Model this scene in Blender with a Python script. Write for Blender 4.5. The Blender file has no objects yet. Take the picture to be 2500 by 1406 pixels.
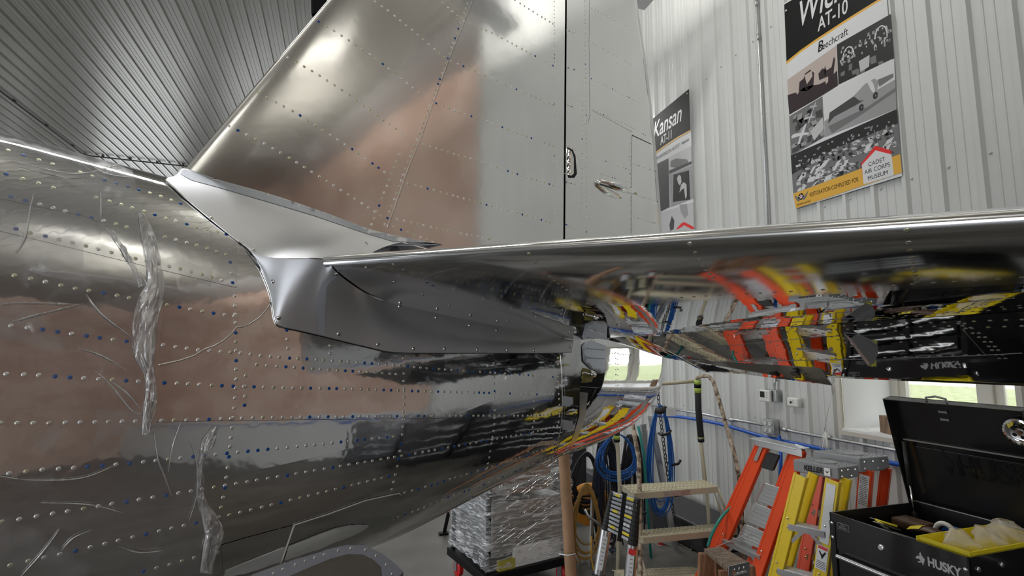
import bpy, bmesh, math, random
from mathutils import Vector, Matrix, Quaternion
from mathutils.bvhtree import BVHTree
random.seed(7)
SC = bpy.context.scene
COL = SC.collection
R = math.radians

# ------------------------------------------------------------------ camera
F = 1250.0
CAMZ = 1.8
YAW, PITCH, ROLL = 18.6, 7.0, 0.56
cam_d = bpy.data.cameras.new('camera'); cam = bpy.data.objects.new('camera', cam_d); COL.objects.link(cam)
cam_d.sensor_width = 36.0; cam_d.lens = 36.0 * F / 2500.0; cam_d.clip_start = 0.02; cam_d.clip_end = 300
cam.location = (0, 0, CAMZ)
CR = Matrix.Rotation(R(-YAW), 3, 'Z') @ Matrix.Rotation(R(90 + PITCH), 3, 'X') @ Matrix.Rotation(R(ROLL), 3, 'Z')
cam.rotation_euler = CR.to_euler()
SC.camera = cam
CO = Vector((0, 0, CAMZ))
SC.view_settings.view_transform = 'Standard'; SC.view_settings.look = 'None'
SC.view_settings.gamma = 1.0; SC.view_settings.use_curve_mapping = False
SC.view_settings.exposure = 0.22
SC.cycles.max_bounces = 10; SC.cycles.glossy_bounces = 6; SC.cycles.transparent_max_bounces = 16
SC.cycles.use_denoising = True
SC.cycles.caustics_reflective = False; SC.cycles.caustics_refractive = False

# ------------------------------------------------------------------ sky and added lamps
w = bpy.data.worlds.new('sky'); SC.world = w; w.use_nodes = True
nt = w.node_tree; bg = nt.nodes['Background']
st = nt.nodes.new('ShaderNodeTexSky'); st.sky_type = 'HOSEK_WILKIE'; st.turbidity = 8; st.ground_albedo = 0.4
st.sun_direction = Vector((0.5, -0.3, 0.6)).normalized()
mixw = nt.nodes.new('ShaderNodeMixRGB'); mixw.inputs[0].default_value = 0.75; mixw.inputs[2].default_value = (0.93, 0.96, 1.0, 1)
nt.links.new(st.outputs[0], mixw.inputs[1]); nt.links.new(mixw.outputs[0], bg.inputs[0])
bg.inputs[1].default_value = 3.2

def area(name, loc, size, sy, power, rot=(0, 0, 0), col=(1, 1, 1)):
    d = bpy.data.lights.new(name, 'AREA'); d.shape = 'RECTANGLE'; d.size = size; d.size_y = sy; d.energy = power; d.color = col
    o = bpy.data.objects.new(name, d); COL.objects.link(o); o.location = loc; o.rotation_euler = rot
    return o
ADDED_LAMPS = [(2.6, 8.6, 2.3, 110), (2.6, 12.0, 2.3, 110), (-1.6, 3.4, 2.3, 60), (1.3, 3.4, 2.3, 40)]  # strip lamps added out of view to brighten walls and floor
LAMPZ = CAMZ + 4.9 - 0.12
for i, (lx, ly, lsz, lpw) in enumerate(ADDED_LAMPS):
    area('added_ceiling_light', (lx, ly, LAMPZ - 0.03), lsz, 0.26, lpw, col=(1.0, 0.985, 0.95))
UPL = [(-2.2, -4.0), (2.0, -4.0), (-2.2, 0.4), (2.2, 0.4), (-6.2, -2.0), (2.0, 4.2)]
for lx, ly in UPL:      # uplights added out of view to brighten the near ceiling
    area('uplight', (lx, ly, LAMPZ - 1.05), 1.8, 0.4, 68, (R(180), 0, 0), col=(1.0, 0.98, 0.94))
# sampling portals in the real openings (they give off no light of their own)
for nm, loc, sx, sy, rot in (('back_door_portal', (-6.1, -8.98, 2.65), 7.0, 5.3, (R(90), 0, 0)),
                             ('left_door_portal', (-9.95, 6.5, 2.3), 11.0, 4.4, (R(90), 0, R(-90))),
                             ('far_door_portal', (-3.55, 19.5, 3.2), 8.5, 5.9, (R(-90), 0, 0)),
                             ('window_portal', (4.2, 2.5, 1.65), 1.2, 0.85, (R(90), 0, R(90)))):
    o_ = area(nm, loc, sx, sy, 1, rot); o_.data.cycles.is_portal = True

# ------------------------------------------------------------------ pixel -> space helpers
def ray(px, py):
    return (CR @ Vector(((px - 1250.0) / F, -(py - 703.0) / F, -1.0))).normalized()
def hitp(px, py, p0, n):
    d = ray(px, py); t = (Vector(p0) - CO).dot(n) / d.dot(n); return CO + d * t
def on_x(px, py, x): return hitp(px, py, (x, 0, 0), Vector((1, 0, 0)))
def on_y(px, py, y): return hitp(px, py, (0, y, 0), Vector((0, 1, 0)))
def on_z(px, py, z): return hitp(px, py, (0, 0, z), Vector((0, 0, 1)))
def at_d(px, py, dep):                     # at optical depth
    v = CR @ Vector(((px - 1250.0) / F, -(py - 703.0) / F, -1.0)); return CO + v * dep
# aircraft frame: a aft, s to port, u up
PHI = R(53 + YAW); NU = R(2.0)
Ah = Vector((math.sin(PHI), math.cos(PHI), 0)); S3 = Vector((math.cos(PHI), -math.sin(PHI), 0))
A3 = Ah * math.cos(NU) - Vector((0, 0, 1)) * math.sin(NU); U3 = Vector((0, 0, 1)) * math.cos(NU) + Ah * math.sin(NU)
def air(a, s, u): return CO + A3 * a + S3 * s + U3 * u
def toair(p): v = p - CO; return (v.dot(A3), v.dot(S3), v.dot(U3))
def pa(px, py, a): return hitp(px, py, CO + A3 * a, A3)
def ps(px, py, s): return hitp(px, py, CO + S3 * s, S3)
def pu(px, py, u): return hitp(px, py, CO + U3 * u, U3)

# ------------------------------------------------------------------ materials
MATS = {}
def mat(name, col=(0.8, 0.8, 0.8), rough=0.5, metal=0.0, bump=0.0, bscale=20.0, bdist=0.01, var=0.0, vscale=8.0, col2=None,
        emis=None, estr=0.0, alpha=None, spec=0.5, coat=0.0, aniso=None, detail=3.0, rvar=0.0, trans=0.0, stretch=None):
    if name in MATS: return MATS[name]
    m = bpy.data.materials.new(name); m.use_nodes = True; nt = m.node_tree; b = nt.nodes['Principled BSDF']
    c = tuple(col) + (1,)
    b.inputs['Base Color'].default_value = c; b.inputs['Roughness'].default_value = rough; b.inputs['Metallic'].default_value = metal
    b.inputs['Specular IOR Level'].default_value = spec
    if coat: b.inputs['Coat Weight'].default_value = coat; b.inputs['Coat Roughness'].default_value = 0.08
    tc = nt.nodes.new('ShaderNodeTexCoord'); mp = nt.nodes.new('ShaderNodeMapping'); nt.links.new(tc.outputs['Object'], mp.inputs[0])
    if stretch: mp.inputs['Scale'].default_value = stretch
    if var > 0 or col2 or rvar:
        n = nt.nodes.new('ShaderNodeTexNoise'); n.inputs['Scale'].default_value = vscale; n.inputs['Detail'].default_value = 5
        nt.links.new(mp.outputs[0], n.inputs['Vector'])
        if var > 0 or col2:
            r = nt.nodes.new('ShaderNodeValToRGB'); r.color_ramp.elements[0].position = 0.35; r.color_ramp.elements[1].position = 0.65
            r.color_ramp.elements[0].color = tuple(max(0, x * (1 - var)) for x in col) + (1,)
            r.color_ramp.elements[1].color = (tuple(col2) + (1,)) if col2 else tuple(min(1, x * (1 + var)) for x in col) + (1,)
            nt.links.new(n.outputs[0], r.inputs[0]); nt.links.new(r.outputs[0], b.inputs['Base Color'])
        if rvar:
            mr = nt.nodes.new('ShaderNodeMapRange'); mr.inputs[3].default_value = max(0, rough - rvar); mr.inputs[4].default_value = rough + rvar
            mr.inputs[1].default_value = 0.3; mr.inputs[2].default_value = 0.7
            nt.links.new(n.outputs[0], mr.inputs[0]); nt.links.new(mr.outputs[0], b.inputs['Roughness'])
    if bump > 0:
        n2 = nt.nodes.new('ShaderNodeTexNoise'); n2.inputs['Scale'].default_value = bscale; n2.inputs['Detail'].default_value = detail
        nt.links.new(mp.outputs[0], n2.inputs['Vector'])
        bp = nt.nodes.new('ShaderNodeBump'); bp.inputs['Strength'].default_value = bump; bp.inputs['Distance'].default_value = bdist
        nt.links.new(n2.outputs[0], bp.inputs['Height']); nt.links.new(bp.outputs[0], b.inputs['Normal'])
    if emis: b.inputs['Emission Color'].default_value = tuple(emis) + (1,); b.inputs['Emission Strength'].default_value = estr
    if alpha is not None: b.inputs['Alpha'].default_value = alpha
    if trans: b.inputs['Transmission Weight'].default_value = trans
    MATS[name] = m; return m
def flat(name, col, rough=0.5): return mat(name, col, rough)

# ------------------------------------------------------------------ mesh builder
class MB:
    def __init__(s): s.v = []; s.f = []
    def add(s, vs, fs):
        o = len(s.v); s.v += [Vector(v) for v in vs]; s.f += [tuple(i + o for i in f) for f in fs]; return s
    def box(s, c, size, rot=None, frame=None, taper=1.0):
        x, y, z = [k / 2 for k in size]; pts = []
        for dz in (-z, z):
            t = taper if dz > 0 else 1.0
            for dx, dy in ((-x, -y), (x, -y), (x, y), (-x, y)): pts.append(Vector((dx * t, dy * t, dz)))
        if rot is not None: pts = [rot @ p for p in pts]
        if frame is not None: pts = [frame[0] * p.x + frame[1] * p.y + frame[2] * p.z for p in pts]
        c = Vector(c)
        return s.add([c + p for p in pts], [(0, 3, 2, 1), (4, 5, 6, 7), (0, 1, 5, 4), (1, 2, 6, 5), (2, 3, 7, 6), (3, 0, 4, 7)])
    def beam(s, p, q, wx, wy, up=(0, 0, 1)):
        p, q = Vector(p), Vector(q); d = (q - p); L = d.length; d.normalize(); up = Vector(up)
        if abs(d.dot(up)) > 0.98: up = Vector((0, 1, 0))
        x = d.cross(up).normalized(); y = x.cross(d).normalized()
        return s.box((p + q) / 2, (wx, wy, L), frame=(x, y, d))
    def tube(s, pts, r, seg=8, caps=True, closed=False):
        pts = [Vector(p) for p in pts]; n = len(pts)
        rs = r if isinstance(r, (list, tuple)) else [r] * n
        prev = None; vs = []; fs = []
        for i, p in enumerate(pts):
            a = pts[i - 1] if i > 0 else (pts[-1] if closed else p); b = pts[i + 1] if i < n - 1 else (pts[0] if closed else p)
            d = (b - a)
            d = d.normalized() if d.length > 1e-9 else Vector((0, 0, 1))
            if prev is None:
                up = Vector((0, 0, 1)) if abs(d.z) < 0.9 else Vector((1, 0, 0)); x = d.cross(up).normalized()
            else:
                x = prev - d * prev.dot(d); x = x.normalized() if x.length > 1e-6 else d.orthogonal().normalized()
            prev = x; y = d.cross(x)
            for k in range(seg):
                t = 2 * math.pi * k / seg; vs.append(p + (x * math.cos(t) + y * math.sin(t)) * rs[i])
        m = n if closed else n - 1
        for i in range(m):
            for k in range(seg):
                j = (i + 1) % n; fs.append((i * seg + k, i * seg + (k + 1) % seg, j * seg + (k + 1) % seg, j * seg + k))
        if caps and not closed: fs.append(tuple(range(seg))[::-1]); fs.append(tuple((n - 1) * seg + k for k in range(seg)))
        return s.add(vs, fs)
    def prism(s, poly, d):                 # poly: 3D points planar, extruded by vector d
        poly = [Vector(p) for p in poly]; n = len(poly); d = Vector(d)
        fs = [tuple(range(n))[::-1], tuple(range(n, 2 * n))] + [(i, (i + 1) % n, n + (i + 1) % n, n + i) for i in range(n)]
        return s.add(poly + [p + d for p in poly], fs)
    def lathe(s, c, axis, prof, seg=16):   # prof [(r,h)]
        ax = Vector(axis).normalized(); x = ax.orthogonal().normalized(); y = ax.cross(x); c = Vector(c); vs = []; fs = []
        for r_, h in prof:
            for k in range(seg):
                t = 2 * math.pi * k / seg; vs.append(c + ax * h + (x * math.cos(t) + y * math.sin(t)) * r_)
        for i in range(len(prof) - 1):
            for k in range(seg): fs.append((i * seg + k, i * seg + (k + 1) % seg, (i + 1) * seg + (k + 1) % seg, (i + 1) * seg + k))
        fs.append(tuple(range(seg))[::-1]); fs.append(tuple((len(prof) - 1) * seg + k for k in range(seg)))
        return s.add(vs, fs)
    def grid(s, rows, flip=False):         # rows of equal-length lists of points
        n = len(rows[0]); vs = [p for r_ in rows for p in r_]
        fs = []
        for i in range(len(rows) - 1):
            for j in range(n - 1):
                q = (i * n + j, i * n + j + 1, (i + 1) * n + j + 1, (i + 1) * n + j); fs.append(q[::-1] if flip else q)
        return s.add(vs, fs)
    def mesh(s, name, off=None):
        me = bpy.data.meshes.new(name); off = off or Vector((0, 0, 0))
        me.from_pydata([tuple(v - off) for v in s.v], [], s.f); me.update(); return me
    def build(s, name, m, parent=None, smooth=False, bevel=0.0, local=False, mods=None, autos=None):
        off = Vector((0, 0, 0))
        if parent is not None and not local: off = world_loc(parent)
        me = s.mesh(name, off)
        bm = bmesh.new(); bm.from_mesh(me); bmesh.ops.recalc_face_normals(bm, faces=bm.faces)
        if bevel > 0: bmesh.ops.bevel(bm, geom=bm.edges[:], offset=bevel, segments=2, affect='EDGES', profile=0.5, clamp_overlap=True)
        bm.to_mesh(me); bm.free()
        if m: me.materials.append(m)
        o = bpy.data.objects.new(name, me); COL.objects.link(o)
        if parent is not None: o.parent = parent
        if smooth:
            for p in me.polygons: p.use_smooth = True
            if autos: me.set_sharp_from_angle(angle=R(autos))
        return o
def world_loc(o):
    v = Vector((0, 0, 0))
    while o is not None: v = v + Vector(o.location); o = o.parent
    return v
def tag(o, label, cat, group=None, kind=None):
    o['label'] = label; o['category'] = cat
    if group: o['group'] = group
    if kind: o['kind'] = kind
    return o
def thing(name, label, cat, loc=(0, 0, 0), group=None):
    o = bpy.data.objects.new(name, None); COL.objects.link(o); o.location = loc; o.empty_display_size = 0.05
    return tag(o, label, cat, group)
def struct(o): o['kind'] = 'structure'; return o
def sroot(name, loc=(0, 0, 0)):
    o = bpy.data.objects.new(name, None); COL.objects.link(o); o.location = loc; return struct(o)
def text(body, m, parent, origin, xdir, ydir, size, shear=0.0, ext=0.0004, name='lettering', xs=1.0, align='LEFT', off=0.0):
    c = bpy.data.curves.new(name, 'FONT'); c.body = body; c.size = size; c.shear = shear; c.extrude = ext; c.align_x = align; c.offset = off
    c.materials.append(m); o = bpy.data.objects.new(name, c); COL.objects.link(o)
    x = Vector(xdir).normalized(); y = Vector(ydir).normalized(); z = x.cross(y)
    M = Matrix(((x.x * xs, y.x, z.x), (x.y * xs, y.y, z.y), (x.z * xs, y.z, z.z))).to_4x4()
    M.translation = Vector(origin) - (world_loc(parent) if parent else Vector((0, 0, 0)))
    dg = bpy.context.evaluated_depsgraph_get(); me = bpy.data.meshes.new_from_object(o.evaluated_get(dg))
    bpy.data.objects.remove(o); me.transform(M); o = bpy.data.objects.new(name, me); COL.objects.link(o)
    if not me.materials: me.materials.append(m)
    if parent: o.parent = parent
    return o
def lerp(a, b, t): return a + (b - a) * t
def interp(xs, ys, x):                     # smooth monotone-ish (catmull) interpolation
    if x <= xs[0]:
        return ys[0] + (ys[1] - ys[0]) / (xs[1] - xs[0]) * (x - xs[0])
    if x >= xs[-1]:
        return ys[-1] + (ys[-1] - ys[-2]) / (xs[-1] - xs[-2]) * (x - xs[-1])
    for i in range(len(xs) - 1):
        if x <= xs[i + 1]: break
    h = xs[i + 1] - xs[i]; t = (x - xs[i]) / h
    def sl(k):
        if k == 0: return (ys[1] - ys[0]) / (xs[1] - xs[0])
        if k == len(xs) - 1: return (ys[-1] - ys[-2]) / (xs[-1] - xs[-2])
        return (ys[k + 1] - ys[k - 1]) / (xs[k + 1] - xs[k - 1])
    m0, m1 = sl(i) * h, sl(i + 1) * h
    return (2 * t ** 3 - 3 * t ** 2 + 1) * ys[i] + (t ** 3 - 2 * t ** 2 + t) * m0 + (-2 * t ** 3 + 3 * t ** 2) * ys[i + 1] + (t ** 3 - t ** 2) * m1

# aluminium finishes
def alu(name, rough, col=(0.86, 0.87, 0.88), b1=0.0, s1=6.0, b2=0.0, s2=30.0, brush=None, rv=0.0, d1=0.01, d2=0.002):
    if name in MATS: return MATS[name]
    m = bpy.data.materials.new(name); m.use_nodes = True; nt = m.node_tree; b = nt.nodes['Principled BSDF']
    b.inputs['Base Color'].default_value = tuple(col) + (1,); b.inputs['Metallic'].default_value = 1.0; b.inputs['Roughness'].default_value = rough
    tc = nt.nodes.new('ShaderNodeTexCoord'); last = None
    for (st_, sc_, ds_, dt_) in ((b1, s1, d1, 1.5), (b2, s2, d2, 2.0)):
        if st_ <= 0: continue
        n = nt.nodes.new('ShaderNodeTexNoise'); n.inputs['Scale'].default_value = sc_; n.inputs['Detail'].default_value = dt_
        nt.links.new(tc.outputs['Object'], n.inputs['Vector'])
        bp = nt.nodes.new('ShaderNodeBump'); bp.inputs['Strength'].default_value = st_; bp.inputs['Distance'].default_value = ds_
        nt.links.new(n.outputs[0], bp.inputs['Height'])
        if last: nt.links.new(last.outputs[0], bp.inputs['Normal'])
        last = bp
    if last: nt.links.new(last.outputs[0], b.inputs['Normal'])
    if rv:
        n = nt.nodes.new('ShaderNodeTexNoise'); n.inputs['Scale'].default_value = 3.0; n.inputs['Detail'].default_value = 4
        nt.links.new(tc.outputs['Object'], n.inputs['Vector'])
        mr = nt.nodes.new('ShaderNodeMapRange'); mr.inputs[1].default_value = 0.35; mr.inputs[2].default_value = 0.65
        mr.inputs[3].default_value = rough; mr.inputs[4].default_value = rough + rv
        nt.links.new(n.outputs[0], mr.inputs[0]); nt.links.new(mr.outputs[0], b.inputs['Roughness'])
    MATS[name] = m; return m
M_FUS = alu('polished_fuselage_skin', 0.035, b1=0.12, s1=3.2, b2=0.30, s2=15.0, rv=0.04)
M_FIN = alu('satin_fin_skin', 0.085, col=(0.96, 0.96, 0.95), b1=0.10, s1=3.0, b2=0.22, s2=11.0, rv=0.03)
M_RUD = alu('rudder_skin', 0.12, col=(0.95, 0.95, 0.94), b1=0.16, s1=4.0, b2=0.3, s2=12.0)
M_LRUD = alu('mirror_rudder_skin', 0.03, b1=0.1, s1=4.0, b2=0.16, s2=12.0)
M_LE = alu('satin_leading_edge_skin', 0.08, col=(0.84, 0.85, 0.87), b1=0.04, s1=3.0, rv=0.05)
M_STAB = alu('mirror_stabiliser_skin', 0.02, b1=0.06, s1=4.0, b2=0.16, s2=12.0)
M_FAIR = alu('dull_fairing_aluminium', 0.45, col=(0.82, 0.84, 0.88), b1=0.06, s1=4.0, b2=0.05, s2=60, rv=0.10)
M_WELD = mat('sanded_strip', (0.58, 0.62, 0.70), 0.5, 0.55, bump=.1, bscale=90, bdist=.002)
M_EDGE = alu('bright_sheet_edge', 0.2, col=(0.95, 0.95, 0.93))
M_RIV = alu('rivet_pale', 0.42, col=(0.97, 0.97, 0.96))
M_RIVY = alu('rivet_yellowish', 0.42, col=(0.80, 0.80, 0.60))
M_RIVB = mat('rivet_blue', (0.02, 0.12, 0.42), 0.35, 0.3)
M_SCREW = alu('fairing_screw', 0.2, col=(0.85, 0.85, 0.86))
M_DARK = mat('dark_gap', (0.01, 0.01, 0.012), 0.7)
#@@STRUCT
WX = 3.78                                   # right wall plane
CZ = CAMZ + 4.9                             # ceiling height
Y0, Y1 = -0.55, 19.0
M_WALL = mat('painted_steel_wall', (0.64, 0.65, 0.63), 0.42, 0.0, coat=0.15, var=0.03, vscale=1.5)
M_CEIL = mat('painted_steel_ceiling', (0.27, 0.262, 0.235), 0.3, 0.3, var=0.04, vscale=0.8)
M_CONC = mat('concrete_floor', (0.085, 0.083, 0.075), 0.4, col2=(0.125, 0.12, 0.108), var=0.15, vscale=2.2, bump=0.1, bscale=60, bdist=0.002)
def rib_profile(width=0.915, n=4, h=0.026):
    pitch = width / n; pts = [(0.0, 0.0)]
    for i in range(n):
        c = i * pitch
        pts += [(c + 0.018, 0), (c + 0.032, h), (c + 0.058, h), (c + 0.072, 0)]
        for k in (1, 2):
            m_ = c + 0.072 + (pitch - 0.054) * k / 3.0
            pts += [(m_ - 0.007, 0), (m_ - 0.003, 0.005), (m_ + 0.003, 0.005), (m_ + 0.007, 0)]
    pts.append((width, 0.0)); return pts
PROF = rib_profile()
def clip_panel(y0, y1):
    return [(p, h) for p, h in PROF if y0 - 1e-6 <= p <= y1 + 1e-6]
wall = sroot('wall_right', (WX, 0, 0))
W_PH = -0.02                               # phase of the ribs
# window opening from the photograph: left jamb edge, sill line
wl = on_x(2054, 920, WX); wsill = on_x(2062, 1046, WX)
WIN_Y1 = wl.y; WIN_Z0 = wsill.z
_r = ray(2183, 940); WD = WIN_Y1 * _r.x / _r.y - WX; WIN_Y0 = on_x(2486, 950, WX).y; WIN_Z1 = WIN_Z0 + 0.85
print('window depth', WD, WIN_Y0, WIN_Y1)
def wall_strip(ya, z0, z1, name='wall_panel'):
    mb = MB(); rows = []
    for p, h in PROF: rows.append([Vector((WX - h, ya + p, z0)), Vector((WX - h, ya + p, z1))])
    mb.grid(rows)
    return mb.build(name, M_WALL, wall)
y = Y0 + W_PH
WPAN = []
while y < Y1:
    a, b = y, y + 0.915
    if b <= WIN_Y0 or a >= WIN_Y1:
        wall_strip(y, 0, CZ)
    else:
        # cut round the window opening
        lo, hi = MB(), MB(); side = MB()
        xs = [p for p, h in PROF]
        def hat(p):
            for (p0, h0), (p1, h1) in zip(PROF, PROF[1:]):
                if p0 <= p <= p1: return h0 + (h1 - h0) * (p - p0) / max(1e-9, p1 - p0)
            return 0
        cuts = sorted(set(xs + [c - y for c in (WIN_Y0, WIN_Y1) if a < c < b]))
        rows = [[Vector((WX - hat(p), y + p, 0)), Vector((WX - hat(p), y + p, WIN_Z0))] for p in cuts]
        lo.grid(rows)
        rows = [[Vector((WX - hat(p), y + p, WIN_Z1)), Vector((WX - hat(p), y + p, CZ))] for p in cuts]; lo.grid(rows)
        for rng in ((-1e9, WIN_Y0), (WIN_Y1, 1e9)):
            cc = [p for p in cuts if rng[0] - 1e-6 <= y + p <= rng[1] + 1e-6]
            if len(cc) > 1: lo.grid([[Vector((WX - hat(p), y + p, WIN_Z0)), Vector((WX - hat(p), y + p, WIN_Z1))] for p in cc])
        lo.build('wall_panel', M_WALL, wall)
    y += 0.915
YEND = y
M_WHITE = mat('white_paint', (0.86, 0.87, 0.86), 0.45)
M_VINYL = mat('cream_vinyl', (0.62, 0.59, 0.52), 0.4)
M_GRASS = mat('dry_meadow_grass', (0.20, 0.25, 0.09), 0.9, col2=(0.33, 0.35, 0.17), var=0.25, vscale=3.0)
M_GLASS = mat('window_glass', (1, 1, 1), 0.0, trans=1.0, alpha=0.25)
win = sroot('window_1', (WX, (WIN_Y0 + WIN_Y1) / 2, WIN_Z0))
def wbox(name, y0, y1, z0, z1, x0, x1, m, par=None):
    return MB().box(((x0 + x1) / 2, (y0 + y1) / 2, (z0 + z1) / 2), (abs(x1 - x0), abs(y1 - y0), abs(z1 - z0))).build(name, m, par or win)
# white lined reveal, cream trim and the sashes
wbox('reveal_board', WIN_Y1 - 0.012, WIN_Y1, WIN_Z0, WIN_Z1, WX, WX + WD, M_WHITE)
wbox('reveal_board', WIN_Y0, WIN_Y0 + 0.012, WIN_Z0, WIN_Z1, WX, WX + WD, M_WHITE)
wbox('reveal_board', WIN_Y0, WIN_Y1, WIN_Z1 - 0.012, WIN_Z1, WX, WX + WD, M_WHITE)
wbox('sill_board', WIN_Y0, WIN_Y1, WIN_Z0 - 0.012, WIN_Z0 + 0.004, WX - 0.03, WX + WD, M_WHITE)
for nm, y0_, y1_, z0_, z1_ in (('trim_strip', WIN_Y0 - .03, WIN_Y1 + .03, WIN_Z0 - .045, WIN_Z0 - .012), ('trim_strip', WIN_Y1, WIN_Y1 + .03, WIN_Z0 - .012, WIN_Z1 + .03), ('trim_strip', WIN_Y0 - .03, WIN_Y0, WIN_Z0 - .012, WIN_Z1 + .03), ('trim_strip', WIN_Y0, WIN_Y1, WIN_Z1, WIN_Z1 + .03)):
    wbox(nm, y0_, y1_, z0_, z1_, WX - 0.032, WX - 0.002, M_VINYL)
XF = WX + WD
fy = [WIN_Y1 - 0.012, WIN_Y0 + 0.012]; mid = on_x(2412, 950, XF - .04).y
for (ya, yb) in ((fy[0], fy[0] - .06), (mid + .03, mid - .03), (fy[1] + .06, fy[1])):
    wbox('sash_stile', yb, ya, WIN_Z0, WIN_Z1 - .012, XF - .07, XF, M_VINYL)
for (ya, yb, xo) in ((fy[0] - .06, fy[0] - .11, .02), (mid + .065, mid + .03, .02), (mid - .03, mid - .085, .04), (fy[1] + .11, fy[1] + .06, .04)):
    wbox('sash_stile', yb, ya, WIN_Z0 + .05, WIN_Z1 - .06, XF - .07 + xo, XF, M_VINYL)
for zz in (WIN_Z0 + .03, WIN_Z1 - .04): wbox('sash_rail', fy[1], fy[0], zz - .03, zz + .03, XF - .06, XF, M_VINYL)
for (ya, yb) in ((mid + .03, fy[0] - .11), (fy[1] + .11, mid - .085)):
    MB().box((XF - .02, (ya + yb) / 2, (WIN_Z0 + WIN_Z1) / 2), (.004, abs(yb - ya), WIN_Z1 - WIN_Z0 - .1)).build('pane', M_GLASS, win)
lawn = MB().box((34, 3, -0.35), (57, 60, 0.1)).build('lawn', M_GRASS); struct(lawn)
# screws in the wall panels are added later
# other walls (seen only in reflections), plain boards
M_TAN = mat('plywood_wall', (0.66, 0.44, 0.34), 0.6, col2=(0.76, 0.58, 0.48), var=0.15, vscale=1.3)
M_GREYW = mat('plain_steel_wall', (0.45, 0.45, 0.44), 0.5)
def slab(name, c, s, m):
    return struct(MB().box(c, s).build(name, m))
slab('floor', (-2.6, 5.0, -0.05), (15, 29, 0.1), M_CONC)
BX = 4.75
slab('wall_return', ((WX + BX) / 2 + 0.02, Y0 - 0.08, CZ / 2), (BX - WX, 0.1, CZ), M_GREYW)
slab('wall_office', (BX + 0.05, (Y0 - 9) / 2, (CZ + 1.1) / 2), (0.1, 9 + Y0, CZ - 1.1), M_TAN)
slab('wall_wainscot', (BX + 0.03, (Y0 - 9) / 2, 0.55), (0.14, 9 + Y0, 1.1), M_WALL)
back = sroot('wall_back', (0, -9, 0))
for x0_, x1_, z0_, z1_ in ((-10, -9.6, 0, CZ), (-9.6, -2.6, 5.3, CZ), (-2.6, 4.8, 0, CZ)):
    MB().box(((x0_ + x1_) / 2, -9.05, (z0_ + z1_) / 2), (x1_ - x0_, .1, z1_ - z0_)).build('wall_board', M_TAN, back)
left = sroot('wall_left', (-10, 0, 0))
for (c, s_) in (((-10.05, -4.0, CZ / 2), (.1, 10.0, CZ)), ((-10.05, 15.7, CZ / 2), (.1, 7.4, CZ)), ((-10.05, 6.5, CZ - 1.1), (.1, 11.0, 2.2))):
    MB().box(c, s_).build('wall_board', M_GREYW, left)
# far wall with a glazed door opening
FY = YEND
far = sroot('wall_far', (0, FY, 0))
for x0_, x1_, z0_, z1_ in ((-10, -7.8, 0, CZ), (-7.8, -5.4, 0, .6), (-7.8, -5.4, 6.15, CZ), (-5.4, -4.2, 0, CZ), (-4.2, .7, 0, .3), (-4.2, .7, 3.6, CZ), (.7, 3.8, 0, CZ)):
    c, s_ = ((x0_ + x1_) / 2, FY + .05, (z0_ + z1_) / 2), (x1_ - x0_, .1, z1_ - z0_)
    MB().box(c, s_).build('wall_board', M_GREYW, far)
# ceiling
ceil = sroot('ceiling', (0, 0, CZ))
x = WX
while x > -10.0:
    mb = MB(); rows = []
    for p, h in PROF: rows.append([Vector((x - p, -9.0, CZ - h)), Vector((x - p, FY, CZ - h))])
    mb.grid(rows); mb.build('ceiling_panel', M_CEIL, ceil)
    x -= 0.915
slab('ceiling_alcove', ((WX + BX) / 2, -4.3, CZ + 0.05), (BX - WX, 9.4, 0.1), M_GREYW)

# ------------------------------------------------------------------ airplane
plane = thing('airplane', 'polished bare aluminium airplane tail with tall fin and horizontal tailplane', 'airplane', air(0.8, -1.85, -0.3))
SC0 = -1.85
FA = [-2.2, -0.9, -0.3, 0.12, 0.5, 0.86, 1.03, 1.3, 1.55, 1.70]
FT = [0.57, 0.555, 0.535, 0.505, 0.475, 0.45, 0.44, 0.42, 0.40, 0.39]
FB = [-0.98, -0.93, -0.86, -0.80, -0.73, -0.645, -0.595, -0.52, -0.46, -0.42]
FW = [0.42, 0.37, 0.34, 0.315, 0.29, 0.262, 0.248, 0.22, 0.19, 0.17]
def fsec(a, t, grow=0.0):
    zt, zb, wd = interp(FA, FT, a) + grow, interp(FA, FB, a) - grow, interp(FA, FW, a) + grow
    zm = lerp(zb, zt, interp([-2.2, 0.3, 1.0, 1.5, 1.7], [.35, .36, .40, .49, .52], a)); c, s_ = math.cos(t), math.sin(t)
    n = 2.35 if s_ > 0 else 2.35
    x = abs(c) ** (2 / n) * (1 if c >= 0 else -1); z = abs(s_) ** (2 / n) * (1 if s_ >= 0 else -1)
    hz = (zt - zm) if s_ > 0 else (zm - zb)
    return air(a, SC0 + wd * x, zm + hz * z)
def sections(alist, nt=96, grow=0.0, t0=0, t1=2 * math.pi):
    return [[fsec(a, t0 + (t1 - t0) * k / nt, grow) for k in range(nt + 1)] for a in alist]
AEND = 1.655
al = [-2.2 + (AEND + 2.2) * i / 90 for i in range(91)]
fus_mb = MB().grid(sections(al)); FUSV = fus_mb
fus = fus_mb.build('fuselage', M_FUS, plane, smooth=True)
cap_ = [fsec(AEND - .004, 2 * math.pi * k / 40) for k in range(40)]
MB().add(cap_, [tuple(range(40))]).build('tail_bulkhead', mat('olive_bulkhead', (.16, .14, .03), .6), fus)
BV_F = BVHTree.FromPolygons([tuple(v) for v in fus_mb.v], fus_mb.f)
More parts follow.
